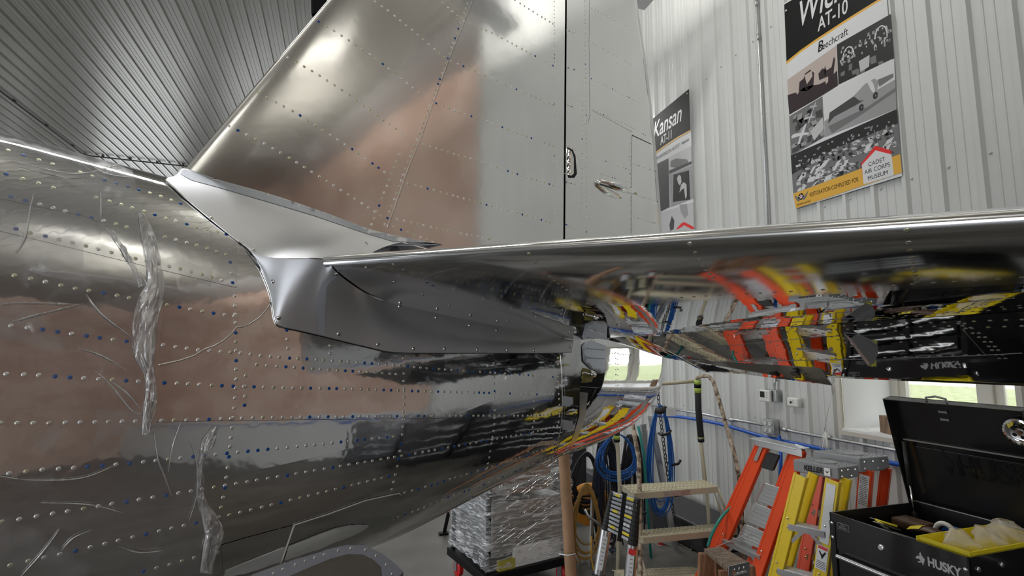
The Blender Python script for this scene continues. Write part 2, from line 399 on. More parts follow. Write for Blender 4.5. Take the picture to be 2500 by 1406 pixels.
# fin: loft between LE line and hinge
HA = 1.62
LE0 = toair(ps(430, 437, SC0)); LE1 = toair(ps(800, 0, SC0))
def le_a(u): t = (u - LE0[2]) / (LE1[2] - LE0[2]); return LE0[0] + (LE1[0] - LE0[0]) * t
print('LE0', LE0, 'LE1', LE1)
def fin_half(x):                            # x chord fraction 0..1 LE->hinge
    return 0.085 * (1.55 * math.sqrt(max(x, 0)) - 0.55 * x) if x < 1 else 0.085
def fin_hw(x, u):
    tap = max(0.35, 1.0 - 0.28 * (u - 0.4)); return tap * 0.082 * (1.9 * math.sqrt(max(x, 0)) - 0.9 * x)
fin_rows = []
us = [0.25 + (2.6 - 0.25) * i / 60 for i in range(61)]
for u in us:
    row = []; l = le_a(u); N = 40
    for k in range(-N, N + 1):
        x = (abs(k) / N) ** 1.7; row.append(air(lerp(l, HA, x), SC0 + (1 if k > 0 else -1) * fin_hw(x, u), u))
    fin_rows.append(row)
fin_mb = MB().grid(fin_rows); fin = fin_mb.build('vertical_fin', M_FIN, plane, smooth=True)
BV_FIN = BVHTree.FromPolygons([tuple(v) for v in fin_mb.v], fin_mb.f)
# rudder
TEP = [(1555, 0), (1590, 250), (1612, 500), (1622, 700), (1626, 890), (1607, 960), (1560, 1024), (1490, 1068), (1405, 1104)]
TE = [toair(ps(px, py, SC0)) for px, py in TEP]
print('TE', [(round(t[0], 2), round(t[2], 2)) for t in TE])
teU = [t[2] for t in TE][::-1]; teA = [t[0] for t in TE][::-1]
def te_a(u): return interp(teU, teA, u)
def rud_hw(u):
    f = interp(FA, FW, 1.66); zt, zb = 0.39, -0.43
    if u > 0.39: return fin_hw(1.0, max(u, .4)) * 1.0
    zm = (zt + zb) / 2 + 0.02
    k = max(0.0, 1 - abs((u - zm) / (zt - zm if u > zm else zm - zb)) ** 2.2) ** (1 / 2.2)
    return max(0.004, f * k * 0.97, 0.075 * min(1, max(0, (u + 0.1) / 0.4)))
UMIN = teU[0]
rud_rows = []; nu = 110
for i in range(nu + 1):
    u = UMIN + (2.6 - UMIN) * (i / nu) ** 1.25; te = te_a(u); l = HA + 0.012 + (0.024 if u < 0.12 else 0.0)
    te = max(te, l + 0.005); row = []; N = 20
    for k in range(-N, N + 1):
        x = 1 - abs(k) / N; hw = rud_hw(u) * (1 - x) ** 0.9 * (0.985) + 0.0015
        row.append(air(lerp(l, te, x), SC0 + (1 if k > 0 else -1) * hw if k else SC0, u))
    rud_rows.append(row)
rl = MB().grid([r_ for r_ in rud_rows]); 
rud = rl.build('rudder', M_RUD, plane, smooth=True)
me = rud.data; me.materials.append(M_LRUD)
for p in me.polygons:
    c = toair(p.center + world_loc(plane))
    if c[2] < 0.12: p.material_index = 1
BV_R = BVHTree.FromPolygons([tuple(v) for v in rl.v], rl.f)
#@@STAB
SR, ST = -1.50, 0.35
LEa = toair(ps(800, 637, -1.47)); d0 = toair(pu(2500, 530, 0.235))
print('stab LE', LEa, d0)
def sle(s): t = (s - LEa[1]) / (d0[1] - LEa[1]); return lerp(LEa[0], d0[0], t), lerp(LEa[2], d0[2], t)
HS = 1.60
hr = toair(pa(1410, 828, HS)); ht = toair(pa(2200, 776, HS)); print('hinge', hr, ht)
def hlow(s): t = (s - hr[1]) / (ht[1] - hr[1]); return lerp(hr[2], ht[2], t)
def stab_pt(s, k):                           # k -1..1 : lower hinge -> LE -> upper hinge
    l, zl = sle(s); x = abs(k) ** 1.8; a = lerp(l, HS, x)
    hth = lerp(0.060, 0.040, (s - SR) / (ST - SR)); zh = hlow(s) + hth * 0.85
    zc = lerp(zl, zh, x)
    th = hth * (2.9 * math.sqrt(x) - 2.0 * x)
    return air(a, s, zc + (th if k > 0 else -th))
ss = [-1.80 + (ST + 1.80) * i / 70 for i in range(71)]
N = 44
st_rows = [[stab_pt(s, k / N) for k in range(-N, N + 1)] for s in ss]
stab_mb = MB().grid(st_rows)
st_rows = None
BV_S = BVHTree.FromPolygons([tuple(v) for v in stab_mb.v], stab_mb.f)
stab = stab_mb.build('tailplane', M_STAB, plane, smooth=True)
stab.data.materials.append(M_LE)
# satin skin up to the seam seen in the photograph
sa = toair(BV_S.ray_cast(CO, ray(1100, 764))[0] or air(1, -1, .2)); sb = toair(BV_S.ray_cast(CO, ray(2150, 712))[0]); print('seam', sa, sb)
for p in stab.data.polygons:
    c = toair(p.center + world_loc(plane)); t = (c[1] - sa[1]) / (sb[1] - sa[1])
    if c[0] < lerp(sa[0], sb[0], t) or p.normal.dot(U3) > 0.3: p.material_index = 1
# elevator (drooping)
ZTE = -0.012
def elev_pt(s, k, a1):
    x = 1 - abs(k); z0 = hlow(s) + 0.038; th0 = 0.036
    a = lerp(HS + 0.008, a1, x); zt_ = ZTE; z = lerp(z0, zt_, (a - HS) / (2.06 - HS)); th = th0 * (1 - x) + 0.0015
    if abs(k) > 0.93: th *= 1 - ((abs(k) - 0.93) / 0.07) * 0.0
    return air(a, s, z + (th if k > 0 else -th))
ZTE = -0.012
def on_elev(px, py):
    # lower face of the drooping elevator: hinge line to trailing edge plane
    A_ = air(HS, -1.6, hlow(-1.6)); B_ = air(HS, -0.4, hlow(-0.4)); C_ = air(2.06, -1.0, ZTE)
    n_ = (B_ - A_).cross(C_ - A_).normalized(); return toair(hitp(px, py, A_, n_))
TEE = [on_elev(*q) for q in ((1446, 830), (1500, 849), (1560, 868), (1620, 884), (1680, 892))]
print('TEE', TEE)
TES = [t[1] for t in TEE]; TEAA = [min(2.06, t[0]) for t in TEE]
EI = TES[0]
def ete(s):
    if s >= TES[-1]: return 2.06
    return max(HS + 0.03, min(2.06, interp(TES, TEAA, s)))
es = [EI + (ST - EI) * (i / 80) ** 1.3 for i in range(81)]
el_rows = [[elev_pt(s, k / 24, ete(s)) for k in range(-24, 25)] for s in es]
el_mb = MB().grid(el_rows)
for r_ in (el_rows[0], el_rows[-1]): el_mb.add(r_, [tuple(range(len(r_)))])
elev = el_mb.build('elevator', M_STAB, plane, smooth=True)
BV_E = BVHTree.FromPolygons([tuple(v) for v in el_mb.v], el_mb.f)
#@@FAIRING
BV_G = BVHTree.FromPolygons([tuple(v) for v in (lambda m: m.v)(MB().grid(sections(al, grow=0.006)))], fus_mb.f)
def cast(bv, px, py, lift=0.0):
    h = bv.ray_cast(CO, ray(px, py))
    if h[0] is None: return None
    n = h[1] if h[1].dot(ray(px, py)) < 0 else -h[1]
    return h[0] + n * lift
def cast_near(bv, px, py, lift=0.0):
    for k in range(90):
        for dx, dy in ((0, -k), (0, k), (-k, 0), (k, 0)):
            p = cast(bv, px + dx * 2, py + dy * 2, lift)
            if p is not None: return p
def poly_at(pts, t):
    n = len(pts) - 1; f = t * n; i = min(n - 1, int(f)); q = f - i
    g = lambda k: pts[max(0, min(n, k))]
    p0, p1, p2, p3 = g(i - 1), g(i), g(i + 1), g(i + 2)
    return tuple(0.5 * (2 * p1[k] + (p2[k] - p0[k]) * q + (2 * p0[k] - 5 * p1[k] + 4 * p2[k] - p3[k]) * q * q + (3 * p1[k] - p0[k] - 3 * p2[k] + p3[k]) * q ** 3) for k in range(len(p1)))
# upper fillet between fin and fuselage
TOPP = [(428, 436), (445, 413), (535, 440), (660, 475), (780, 515), (905, 560), (1000, 583), (1090, 600)]
LOWP = [(404, 439), (430, 462), (455, 485), (522, 541), (600, 602), (660, 629), (760, 631), (880, 634)]
LOWS = [None, None, None, None, None, -1.585, -1.50, -1.50]
NI, NJ = 56, 22
lowpts = []
for i in range(len(LOWP)):
    lowpts.append(cast_near(BV_G, *LOWP[i]) if LOWS[i] is None else ps(LOWP[i][0], LOWP[i][1], LOWS[i]))
toppts = [cast_near(BV_FIN, *q, lift=0.004) for q in TOPP]
rows = []
for i in range(NI + 1):
    t = i / NI
    T = Vector(poly_at([tuple(p) for p in toppts], t)); L = Vector(poly_at([tuple(p) for p in lowpts], t))
    ta, tb = toair(T), toair(L)
    row = []
    for j in range(NJ + 1):
        q = j / NJ
        a_ = lerp(ta[0], tb[0], q)
        # control: corner where the fin side meets the fuselage top
        cu = interp(FA, FT, a_) - 0.005; cs = lerp(SC0 + 0.10, SC0 + 0.16, t); 
        c_ = (a_, cs, lerp(cu, cu, t))
        p = [(1 - q) ** 2 * ta[k] + 2 * q * (1 - q) * c_[k] + q * q * tb[k] for k in (1, 2)]
        row.append([a_, p[0], p[1]])
    rows.append([air(*r_) for r_ in row])
# keep the sheet outside the fuselage skin
BV_G2 = BVHTree.FromPolygons([tuple(v) for v in MB().grid(sections(al, grow=0.004)).v], fus_mb.f)
axis_pt = lambda p: air(toair(p)[0], SC0, 0.0)
for r_ in rows:
    for j, p in enumerate(r_):
        c = axis_pt(p); d = p - c; h = BV_G2.ray_cast(c, d.normalized())
        if h[0] is not None and (h[0] - c).length > d.length: r_[j] = h[0]
for _ in range(3):
    for r_ in rows:
        q = [p.copy() for p in r_]
        for j in range(1, NJ): r_[j] = q[j] * 0.5 + (q[j - 1] + q[j + 1]) * 0.25
uf_rows = rows
uf = MB().grid(rows).build('fin_fillet', M_FAIR, plane, smooth=True)
BV_UF = BVHTree.FromPolygons([tuple(p) for r_ in rows for p in r_], MB().grid(rows).f)
# tailplane root fairing
TP = [(600, 604), (655, 627), (708, 630), (760, 632), (800, 636), (815, 655), (850, 685), (905, 720), (975, 748), (1060, 770), (1160, 793), (1260, 811), (1340, 821), (1400, 829)]
TSS = [None, -1.585, -1.54, -1.50, -1.475] + ['stab'] * 9
BP = [(636, 655), (660, 715), (672, 780), (688, 797), (735, 808), (790, 821), (850, 836), (905, 849), (960, 860), (1060, 862), (1160, 862), (1260, 862), (1340, 862), (1396, 860)]
tp = []
for q, z_ in zip(TP, TSS):
    tp.append(cast_near(BV_G, *q) if z_ is None else (cast_near(BV_S, *q, lift=0.003) if z_ == 'stab' else ps(q[0], q[1], z_)))
bp_ = [cast_near(BV_G, *q) for q in BP]
NI, NJ = 90, 22
def fair_rows(t0, t1, n, lift=0.0):
    rows = []
    for i in range(n + 1):
        t = t0 + (t1 - t0) * i / n
        T = toair(Vector(poly_at([tuple(p) for p in tp], t))); B = toair(Vector(poly_at([tuple(p) for p in bp_], t)))
        row = []
        for j in range(NJ + 1):
            q = j / NJ; a_ = lerp(T[0], B[0], q)
            c_ = (a_, B[1] + 0.35 * (T[1] - B[1]) * (1 - t) + 0.01, lerp(T[2], B[2], 0.12 + 0.2 * (1 - t)))
            p = [(1 - q) ** 2 * T[k] + 2 * q * (1 - q) * c_[k] + q * q * B[k] for k in (1, 2)]
            row.append(air(a_, p[0], p[1]) + S3 * lift - U3 * lift * 0.5)
        rows.append(row)
    return rows
rows = fair_rows(0, 1, NI)
for r_ in rows:
    for j, p in enumerate(r_):
        c = axis_pt(p); d = p - c; h = BV_G2.ray_cast(c, d.normalized())
        if h[0] is not None and (h[0] - c).length > d.length: r_[j] = h[0]
lf_mb = MB().grid(rows)
lf = lf_mb.build('tailplane_fairing', M_FAIR, plane, smooth=True)
BV_LF = BVHTree.FromPolygons([tuple(p) for p in lf_mb.v], lf_mb.f)
#@@DETAIL
from mathutils.geometry import delaunay_2d_cdt
def patch(px, bv, m, name, parent, lift=0.002, step=14, thick=0.0, noise=None, smooth=True):
    n = len(px); vs = [Vector(p) for p in px]; ed = [(i, (i + 1) % n) for i in range(n)]
    # resample the outline
    rs = []
    for i in range(n):
        p, q = vs[i], vs[(i + 1) % n]; k = max(1, int((q - p).length / step))
        for j in range(k): rs.append(p.lerp(q, j / k))
    m_ = len(rs); ed = [(i, (i + 1) % m_) for i in range(m_)]
    def inside(x, y):
        c = False
        for i in range(m_):
            a_, b_ = rs[i], rs[i - 1]
            if (a_.y > y) != (b_.y > y) and x < (b_.x - a_.x) * (y - a_.y) / (b_.y - a_.y) + a_.x: c = not c
        return c
    x0, x1 = min(v.x for v in rs), max(v.x for v in rs); y0_, y1_ = min(v.y for v in rs), max(v.y for v in rs)
    pts = list(rs); yy = y0_ + step * .5; r_ = 0
    while yy < y1_:
        xx = x0 + step * (.5 if r_ % 2 else 1.0)
        while xx < x1:
            if inside(xx, yy) and all((xx - q.x) ** 2 + (yy - q.y) ** 2 > (step * .5) ** 2 for q in rs): pts.append(Vector((xx, yy)))
            xx += step
        yy += step * .87; r_ += 1
    out = delaunay_2d_cdt(pts, ed, [], 1, 1e-4)
    V2, F2 = out[0], out[2]; V3 = []
    for v in V2:
        p = cast(bv, v.x, v.y, 0) or cast_near(bv, v.x, v.y) or at_d(v.x, v.y, 2.0)
        d = (CO - p).normalized(); h = bv.ray_cast(CO, ray(v.x, v.y)); nn = h[1] if h[0] is not None else d
        if nn.dot(d) < 0: nn = -nn
        l = lift + (noise(v.x, v.y, p) if noise else 0)
        V3.append(p + nn * l)
    mb = MB().add(V3, [tuple(f) for f in F2])
    o = mb.build(name, m, parent, smooth=smooth)
    if thick:
        md = o.modifiers.new('thickness', 'SOLIDIFY'); md.thickness = thick; md.offset = 0
    return o
def polyline(px, step=6.0):
    out = []
    for p, q in zip(px, px[1:]):
        k = max(1, int(math.hypot(q[0] - p[0], q[1] - p[1]) / step))
        for j in range(k): out.append((lerp(p[0], q[0], j / k), lerp(p[1], q[1], j / k)))
    out.append(px[-1]); return out
def curvepx(px, n=60): return [poly_at(px, i / n) for i in range(n + 1)]
def seam(px, bv, m=None, r=0.0007, name='panel_seam', parent=None, lift=0.0002, smooth=False):
    pts = [cast(bv, x, y, lift) for x, y in (curvepx(px) if smooth else polyline(px, 8))]
    pts = [p for p in pts if p is not None]
    if len(pts) > 1: return MB().tube(pts, r, seg=5).build(name, m or M_DARK, parent or fus, smooth=True)
# --- rivets
RIV = []                                    # (point, normal, size, kind, key)
rr = random.Random(11)
def rivrow(px, bv, key, pitch=0.0255, size=0.0049, blue=0.22, yel=0.25, smooth=False):
    pts = []
    for x, y in (curvepx(px, 160) if smooth else polyline(px, 3.0)):
        h = bv.ray_cast(CO, ray(x, y))
        if h[0] is None: continue
        pts.append((h[0], h[1] if h[1].dot(CO - h[0]) > 0 else -h[1]))
    if not pts: return
    acc = 0.0; last = pts[0][0]; k = 0
    L = sum((b_[0] - a_[0]).length for a_, b_ in zip(pts, pts[1:])); n = max(1, round(L / pitch)); pit = L / n; nxt = 0.0
    for p, nn in pts:
        acc += (p - last).length; last = p
        if acc >= nxt - 1e-6:
            q = rr.random(); kind = 2 if q < blue else (1 if q < blue + yel else 0)
            RIV.append((p, nn, size, kind, key)); nxt += pit
ROWS_F = [
 [(35, 672), (75, 680), (190, 705), (265, 717), (345, 733), (398, 742), (429, 748), (518, 764), (572, 771)],
 [(27, 795), (110, 805), (190, 817), (300, 832), (395, 842), (490, 855), (575, 860), (627, 867), (704, 874), (776, 878), (863, 884), (971, 892), (1021, 897), (1129, 905), (1194, 909), (1266, 914), (1350, 920)],
 [(627, 890), (704, 896), (794, 902), (895, 908), (967, 913)],
 [(15, 913), (98, 916), (180, 922), (290, 928), (395, 934), (490, 939), (575, 943), (722, 947), (852, 949), (967, 953), (1021, 955), (1194, 959), (1284, 962), (1350, 963)],
 [(0, 1033), (120, 1033), (205, 1031), (385, 1027), (480, 1025), (627, 1019), (852, 1017), (1090, 1015), (1300, 1015), (1365, 1010)],
 [(22, 1156), (100, 1147), (180, 1142), (320, 1131), (450, 1117), (560, 1106), (693, 1093), (784, 1084), (887, 1073), (961, 1066)],
 [(4, 1274), (47, 1268), (92, 1260), (174, 1247), (288, 1228), (394, 1211), (520, 1190), (684, 1163), (801, 1143), (903, 1126), (1026, 1105), (1112, 1089), (1202, 1073), (1290, 1058), (1360, 1040)],
 [(25, 1380), (69, 1370), (152, 1352), (268, 1325), (374, 1300), (473, 1278), (563, 1257), (642, 1238), (718, 1219), (810, 1197), (912, 1172), (950, 1163)],
 [(988, 1203), (1051, 1185), (1108, 1167), (1175, 1147), (1260, 1120), (1340, 1092)],
 [(972, 1262), (1033, 1240), (1094, 1214), (1182, 1183), (1256, 1152), (1330, 1120)],
 [(196, 420), (261, 441), (324, 459), (384, 476), (441, 497)],
 [(27, 480), (103, 500), (174, 519), (244, 536), (309, 554)],
 [(235, 482), (302, 501), (363, 520), (423, 538), (480, 554), (552, 572)],
 [(39, 559), (117, 578), (192, 596), (263, 614), (331, 631), (425, 653), (484, 667), (541, 683)],
 [(402, 578), (432, 586), (489, 600), (552, 620)],
 [(20, 366), (92, 389), (128, 400)], [(15, 425), (70, 440), (130, 458)],
 [(350, 1395), (420, 1377), (480, 1360), (540, 1346), (600, 1325), (660, 1305), (705, 1290)]]
COLS_F = [
 [(573, 722), (575, 797), (576, 859), (577, 923), (573, 987), (566, 1053), (560, 1106), (551, 1181), (540, 1239), (534, 1263)],
 [(600, 917), (600, 943), (597, 989)],
 [(985, 874), (988, 896), (985, 921), (989, 975), (985, 1014), (982, 1064), (972, 1129), (957, 1195)],
 [(1205, 887), (1207, 933), (1208, 989), (1207, 1036), (1204, 1055), (1193, 1126), (1180, 1166), (1150, 1217)],
 [(1301, 917), (1304, 1025), (1297, 1058), (1285, 1126)],
 [(1362, 874), (1362, 935), (1367, 1007), (1362, 1044), (1357, 1076), (1342, 1116)],
 [(562, 640), (564, 660), (568, 690)], [(700, 806), (703, 850)], [(806, 822), (806, 862)]]
for i, r_ in enumerate(ROWS_F):
    rivrow(r_, BV_F, 'fus', blue=0.24, yel=0.55 if i in (0, 10, 11, 12, 13, 14, 15, 16) else 0.2)
for r_ in COLS_F: rivrow(r_, BV_F, 'fus', blue=0.12, yel=0.1)
for r_ in ([(725, 1286), (793, 1265), (918, 1228), (973, 1210)], [(698, 1370), (835, 1317), (914, 1285), (972, 1262)], [(973, 1215), (960, 1255), (945, 1290)]):
    rivrow(r_, BV_F, 'fus', blue=0.15, yel=0.1)
ROWS_V = [
 [(778, 53), (842, 92), (882, 119), (900, 130), (937, 158), (1022, 226)], [(702, 140), (770, 178), (832, 218), (893, 261), (928, 287), (981, 325)],
 [(630, 226), (725, 277), (788, 317), (850, 357), (887, 383), (939, 420)], [(559, 308), (635, 344), (706, 385), (772, 426), (833, 464), (889, 500), (930, 527)],
 [(915, 3), (954, 31), (1005, 73), (1056, 116), (1085, 140)], [(1080, 6), (1116, 38)],
 [(1141, 9), (1116, 79), (1097, 134), (1052, 250), (1024, 326), (996, 395), (973, 461), (947, 529), (940, 548)], [(975, 378), (947, 448), (919, 519), (908, 548)],
 [(1133, 51), (1212, 85), (1261, 112), (1350, 160)], [(1101, 149), (1154, 171), (1201, 191), (1261, 218), (1350, 256)],
 [(1065, 252), (1139, 280), (1184, 294), (1274, 329), (1350, 356)], [(1033, 352), (1097, 372), (1161, 391), (1269, 427), (1350, 452)],
 [(996, 448), (1062, 465), (1141, 487), (1214, 507), (1342, 542)], [(969, 535), (1037, 551), (1116, 568), (1218, 589)], [(962, 554), (1056, 591)],
 [(1257, 0), (1312, 35), (1350, 58)]]
for r_ in ROWS_V: rivrow(r_, BV_FIN, 'fin', pitch=0.028, size=0.0052, blue=0.12, yel=0.5)
rivrow([(1353, 4), (1353, 585)], BV_FIN, 'fin', pitch=0.022, size=0.0035, blue=0.1)
ROWS_R = [[(1363, 68), (1402, 79)], [(1366, 160), (1402, 170)], [(1364, 250), (1402, 262)], [(1366, 345), (1404, 366)], [(1364, 440), (1404, 450)], [(1364, 540), (1404, 558)],
 [(1427, 3), (1428, 60), (1430, 196), (1432, 354), (1432, 529), (1432, 575)], [(1422, 200), (1421, 400), (1420, 520)],
 [(1440, 102), (1543, 158)], [(1444, 192), (1560, 250)], [(1449, 269), (1534, 307), (1576, 330)], [(1453, 384), (1534, 414)], [(1457, 423), (1534, 444)], [(1538, 337), (1539, 568)],
 [(1445, 20), (1530, 65)], [(1545, 400), (1602, 418)], [(1545, 474), (1606, 492)], [(1548, 530), (1600, 545)],
 [(1503, 860), (1505, 1035)], [(1508, 862), (1510, 1040)], [(1460, 962), (1456, 1078)], [(1470, 953), (1560, 955)], [(1432, 1027), (1500, 1027)], [(1608, 960), (1585, 985), (1545, 1022), (1500, 1050)],
 [(1480, 862), (1540, 866)], [(1436, 1078), (1480, 1062), (1510, 1048)]]
for r_ in ROWS_R: rivrow(r_, BV_R, 'rud', pitch=0.026, size=0.004, blue=0.08, yel=0.35)
ROWS_S = [[(1291, 620), (1320, 654), (1351, 683), (1381, 706), (1410, 725)], [(1684, 595), (1696, 615), (1708, 634), (1718, 652), (1730, 667), (1741, 678)],
 [(2214, 562), (2217, 586), (2226, 626), (2234, 669), (2238, 689)], [(960, 646), (1010, 672), (1070, 705)]]
for r_ in ROWS_S: rivrow(r_, BV_S, 'stab', pitch=0.026, size=0.0045, blue=0.08, yel=0.5)
rivrow([(1110, 757), (1265, 752), (1480, 738), (1700, 724), (2072, 704), (2188, 696), (2376, 684), (2495, 677)], BV_S, 'stab', pitch=0.03, size=0.0042, blue=0.0, yel=0.2)
for r_ in ([(1660, 815), (1800, 806), (2000, 797), (2200, 790), (2360, 785), (2495, 780)], [(1690, 824), (1850, 815), (2000, 806), (2200, 799), (2350, 795)],
           [(1760, 880), (1900, 878), (2100, 874), (2390, 866)], [(1620, 868), (1700, 884)], [(1720, 830), (1780, 850), (1830, 878)], [(1990, 806), (2060, 835), (2120, 868)], [(2005, 803), (2075, 832), (2135, 866)],
           [(2170, 798), (2235, 835), (2290, 868)], [(2340, 790), (2400, 830), (2440, 875)], [(2355, 790), (2415, 830), (2455, 875)], [(2370, 800), (2495, 796)], [(2160, 815), (2200, 835)],
           [(1560, 835), (1600, 850), (1640, 868)], [(1830, 815), (1900, 845), (1960, 872)]):
    rivrow(r_, BV_E, 'elev', pitch=0.028, size=0.0042, blue=0.0, yel=0.15)
def rivet_mesh(sz, m):
    v, f = [], []; seg = 10
    for r_, h in ((1.0, 0.0), (0.90, 0.16), (0.5, 0.22)):
        for k in range(seg):
            t = 2 * math.pi * k / seg; v.append(Vector((sz * r_ * math.cos(t), sz * r_ * math.sin(t), sz * h)))
    for i in range(2):
        for k in range(seg): f.append((i * seg + k, i * seg + (k + 1) % seg, (i + 1) * seg + (k + 1) % seg, (i + 1) * seg + k))
    f.append(tuple(2 * seg + k for k in range(seg))); return v, f
RM = [M_RIV, M_RIVY, M_RIVB]
PARENT = {'fus': fus, 'fin': fin, 'rud': rud, 'stab': stab, 'elev': elev}
RV, RF = rivet_mesh(1.0, None)
def rot_to(n): return n.to_track_quat('Z', 'X')
cache = {}
RIV.sort(key=lambda r_: -(r_[2] / (r_[0] - CO).length))
cnt = {}
joined = {}
for p, n, sz, kind, key in RIV:
    cnt[key] = cnt.get(key, 0) + 1
    lim = {'fus': 300, 'fin': 260, 'rud': 60, 'stab': 60, 'elev': 80}[key]
    if cnt[key] <= lim:
        k_ = (round(sz, 5), kind)
        if k_ not in cache:
            me = bpy.data.meshes.new('rivet'); me.from_pydata([tuple(v * sz) for v in RV], [], RF); me.materials.append(RM[kind])
            for pp in me.polygons: pp.use_smooth = True
            cache[k_] = me
        o = bpy.data.objects.new('rivet', cache[k_]); COL.objects.link(o); o.parent = PARENT[key]
        o.location = p - world_loc(PARENT[key]); o.rotation_mode = 'QUATERNION'; o.rotation_quaternion = rot_to(n)
    else:
        q = rot_to(n); joined.setdefault(key, []).append((p, q, sz, kind))
for key, lst in joined.items():
    vs, fs, ms = [], [], []; off = world_loc(PARENT[key])
    for p, q, sz, kind in lst:
        o_ = len(vs); vs += [tuple(p - off + (q @ (v * sz))) for v in RV]; fs += [tuple(i + o_ for i in f) for f in RF]; ms += [kind] * len(RF)
    me = bpy.data.meshes.new('small_rivets'); me.from_pydata(vs, [], fs)
    for m in RM: me.materials.append(m)
    for pp, mm in zip(me.polygons, ms): pp.material_index = mm; pp.use_smooth = True
    o = bpy.data.objects.new('small_rivets', me); COL.objects.link(o); o.parent = PARENT[key]; o['kind'] = 'stuff'
# --- seams and edges
M_LAP = alu('lap_line', 0.4, col=(0.25, 0.25, 0.26))
seam([(380, 1030), (600, 1026), (985, 1022), (1370, 1018)], BV_F, M_LAP)
seam([(0, 564), (204, 613), (402, 661), (576, 702), (578, 700)], BV_F, M_DARK, r=0.0005)
seam([(0, 485), (206, 528), (240, 541)], BV_F, M_DARK, r=0.0005)
seam([(662, 738), (651, 755), (633, 775), (612, 790), (592, 798), (578, 798), (565, 815), (545, 832), (522, 845), (500, 852), (475, 868), (440, 880), (385, 892)], BV_F, M_EDGE, r=0.0024, name='edge_line')  # bright boundary line across the skin, laid on as a thin tube
seam([(1368, 866), (1372, 930), (1372, 1010), (1366, 1060), (1352, 1108), (1336, 1146)], BV_F, M_EDGE, r=0.002, name='edge_line', smooth=True)
seam([(1374, 866), (1378, 930), (1378, 1010), (1372, 1060), (1357, 1108), (1342, 1146)], BV_F, M_LAP, r=0.001, smooth=True)
seam([(1154, 0), (1097, 140), (1055, 255), (1027, 335), (998, 405), (945, 555)], BV_FIN, M_EDGE, r=0.0011, parent=fin)
seam([(1157, 0), (1100, 140), (1058, 255), (1030, 335), (1001, 405), (948, 556)], BV_FIN, M_LAP, r=0.0006, parent=fin)
seam([(1439, 0), (1438, 110), (1440, 280), (1436, 300)], BV_R, M_LAP, r=0.0008, parent=rud)
seam([(1447, 270), (1543, 322)], BV_R, M_LAP, r=0.0008, parent=rud)
seam([(1543, 330), (1590, 352)], BV_R, M_DARK, r=0.0022, parent=rud, name='tab_gap')
seam([(1543, 330), (1541, 400), (1541, 570)], BV_R, M_LAP, r=0.0012, parent=rud, name='tab_gap')
seam([(1700, 852), (2000, 822), (2160, 817)], BV_E, M_LAP, r=0.0008, parent=elev)
seam([(1690, 884), (2156, 876), (2389, 868), (2495, 862)], BV_E, M_LAP, r=0.0014, parent=elev, name='tab_hinge')
seam([(2352, 805), (2405, 865)], BV_E, M_EDGE, r=0.0010, parent=elev)
# fairing edges: left sheet edge, bottom edge, nose joint
def edge_from(pts, m, r, name, parent): return MB().tube(pts, r, seg=6).build(name, m, parent, smooth=True)
edge_from([r_[-1] for r_ in uf_rows[:32]] , M_EDGE, 0.0022, 'edge_line', plane)
edge_from([fair_rows(t, t + 1e-6, 1)[0][-1] for t in [i / 26 * 3 / 13 for i in range(27)]], M_EDGE, 0.0022, 'edge_line', plane)
edge_from([fair_rows(t, t + 1e-6, 1)[0][-1] for t in [3 / 13 + i / 30 * 10 / 13 for i in range(31)]], M_LAP, 0.0012, 'edge_line', plane)
edge_from([uf_rows[i][-1] + U3 * 0.001 for i in range(30, 57)], M_EDGE, 0.0012, 'edge_line', plane)
# sanded strip on the root fairing (rounded top, wavy sides)
patch([(778, 812), (775, 760), (777, 715), (786, 690), (805, 674), (830, 670), (826, 676), (808, 686), (798, 700), (796, 730), (793, 770), (794, 816)], BV_LF, M_WELD, 'sanded_strip', lf, lift=0.0015, step=9)
# pale strip along the top of the fin fillet
patch([(440, 425), (452, 409), (535, 438), (660, 473), (780, 513), (905, 558), (1000, 583), (1085, 600), (960, 590), (885, 568), (770, 528), (650, 492), (530, 457), (466, 440)], BV_UF, M_WELD, 'doubler_strip', uf, lift=0.0012, step=10)
# slotted screws on the fairings
def screw(px, py, bv, parent, r=0.0066):
    h = bv.ray_cast(CO, ray(px, py))
    if h[0] is None: return
    n = h[1] if h[1].dot(CO - h[0]) > 0 else -h[1]
    o = MB().lathe(h[0] - n * 0.001, n, [(r * 1.0, 0), (r * 1.0, .0012), (r * .8, .003), (r * .35, .0042)], 14).build('screw', M_SCREW, parent, smooth=True, autos=50)
    x = n.orthogonal().normalized(); x = Quaternion(n, rr.random() * 3) @ x
    MB().box(h[0] + n * .0031, (r * 1.3, r * .18, .0016), frame=(x, n.cross(x), n)).build('slot', M_DARK, o)
for q in ((526, 439), (658, 476), (776, 512), (880, 547), (969, 581), (445, 478), (516, 533), (620, 611), (894, 595)): screw(q[0], q[1], BV_UF, uf)
for q in ((666, 687), (680, 776), (822, 670), (904, 720), (976, 748), (827, 816), (923, 841), (1010, 851), (1086, 852), (1166, 854), (1239, 855), (1304, 856), (1391, 847), (1065, 775), (1147, 794), (1213, 806)): screw(q[0], q[1], BV_LF, lf)
for q in ((894, 653), (962, 688), (1032, 718), (1097, 745), (1241, 784), (1305, 795)): screw(q[0], q[1], BV_S, stab, 0.0045)
for q in ((1378, 868), (1382, 922), (1402, 1008), (1383, 1098)): screw(q[0], q[1], BV_F, fus, 0.005)
# sanded patches on the tail ring
for c in ((1384, 978), (1384, 1036)):
    patch([(c[0] - 12, c[1] - 12), (c[0] + 2, c[1] - 10), (c[0] + 14, c[1] - 8), (c[0] + 15, c[1] + 8), (c[0] + 4, c[1] + 14), (c[0] - 11, c[1] + 13)], BV_F, M_WELD, 'sanded_patch', fus, lift=0.001, step=7)
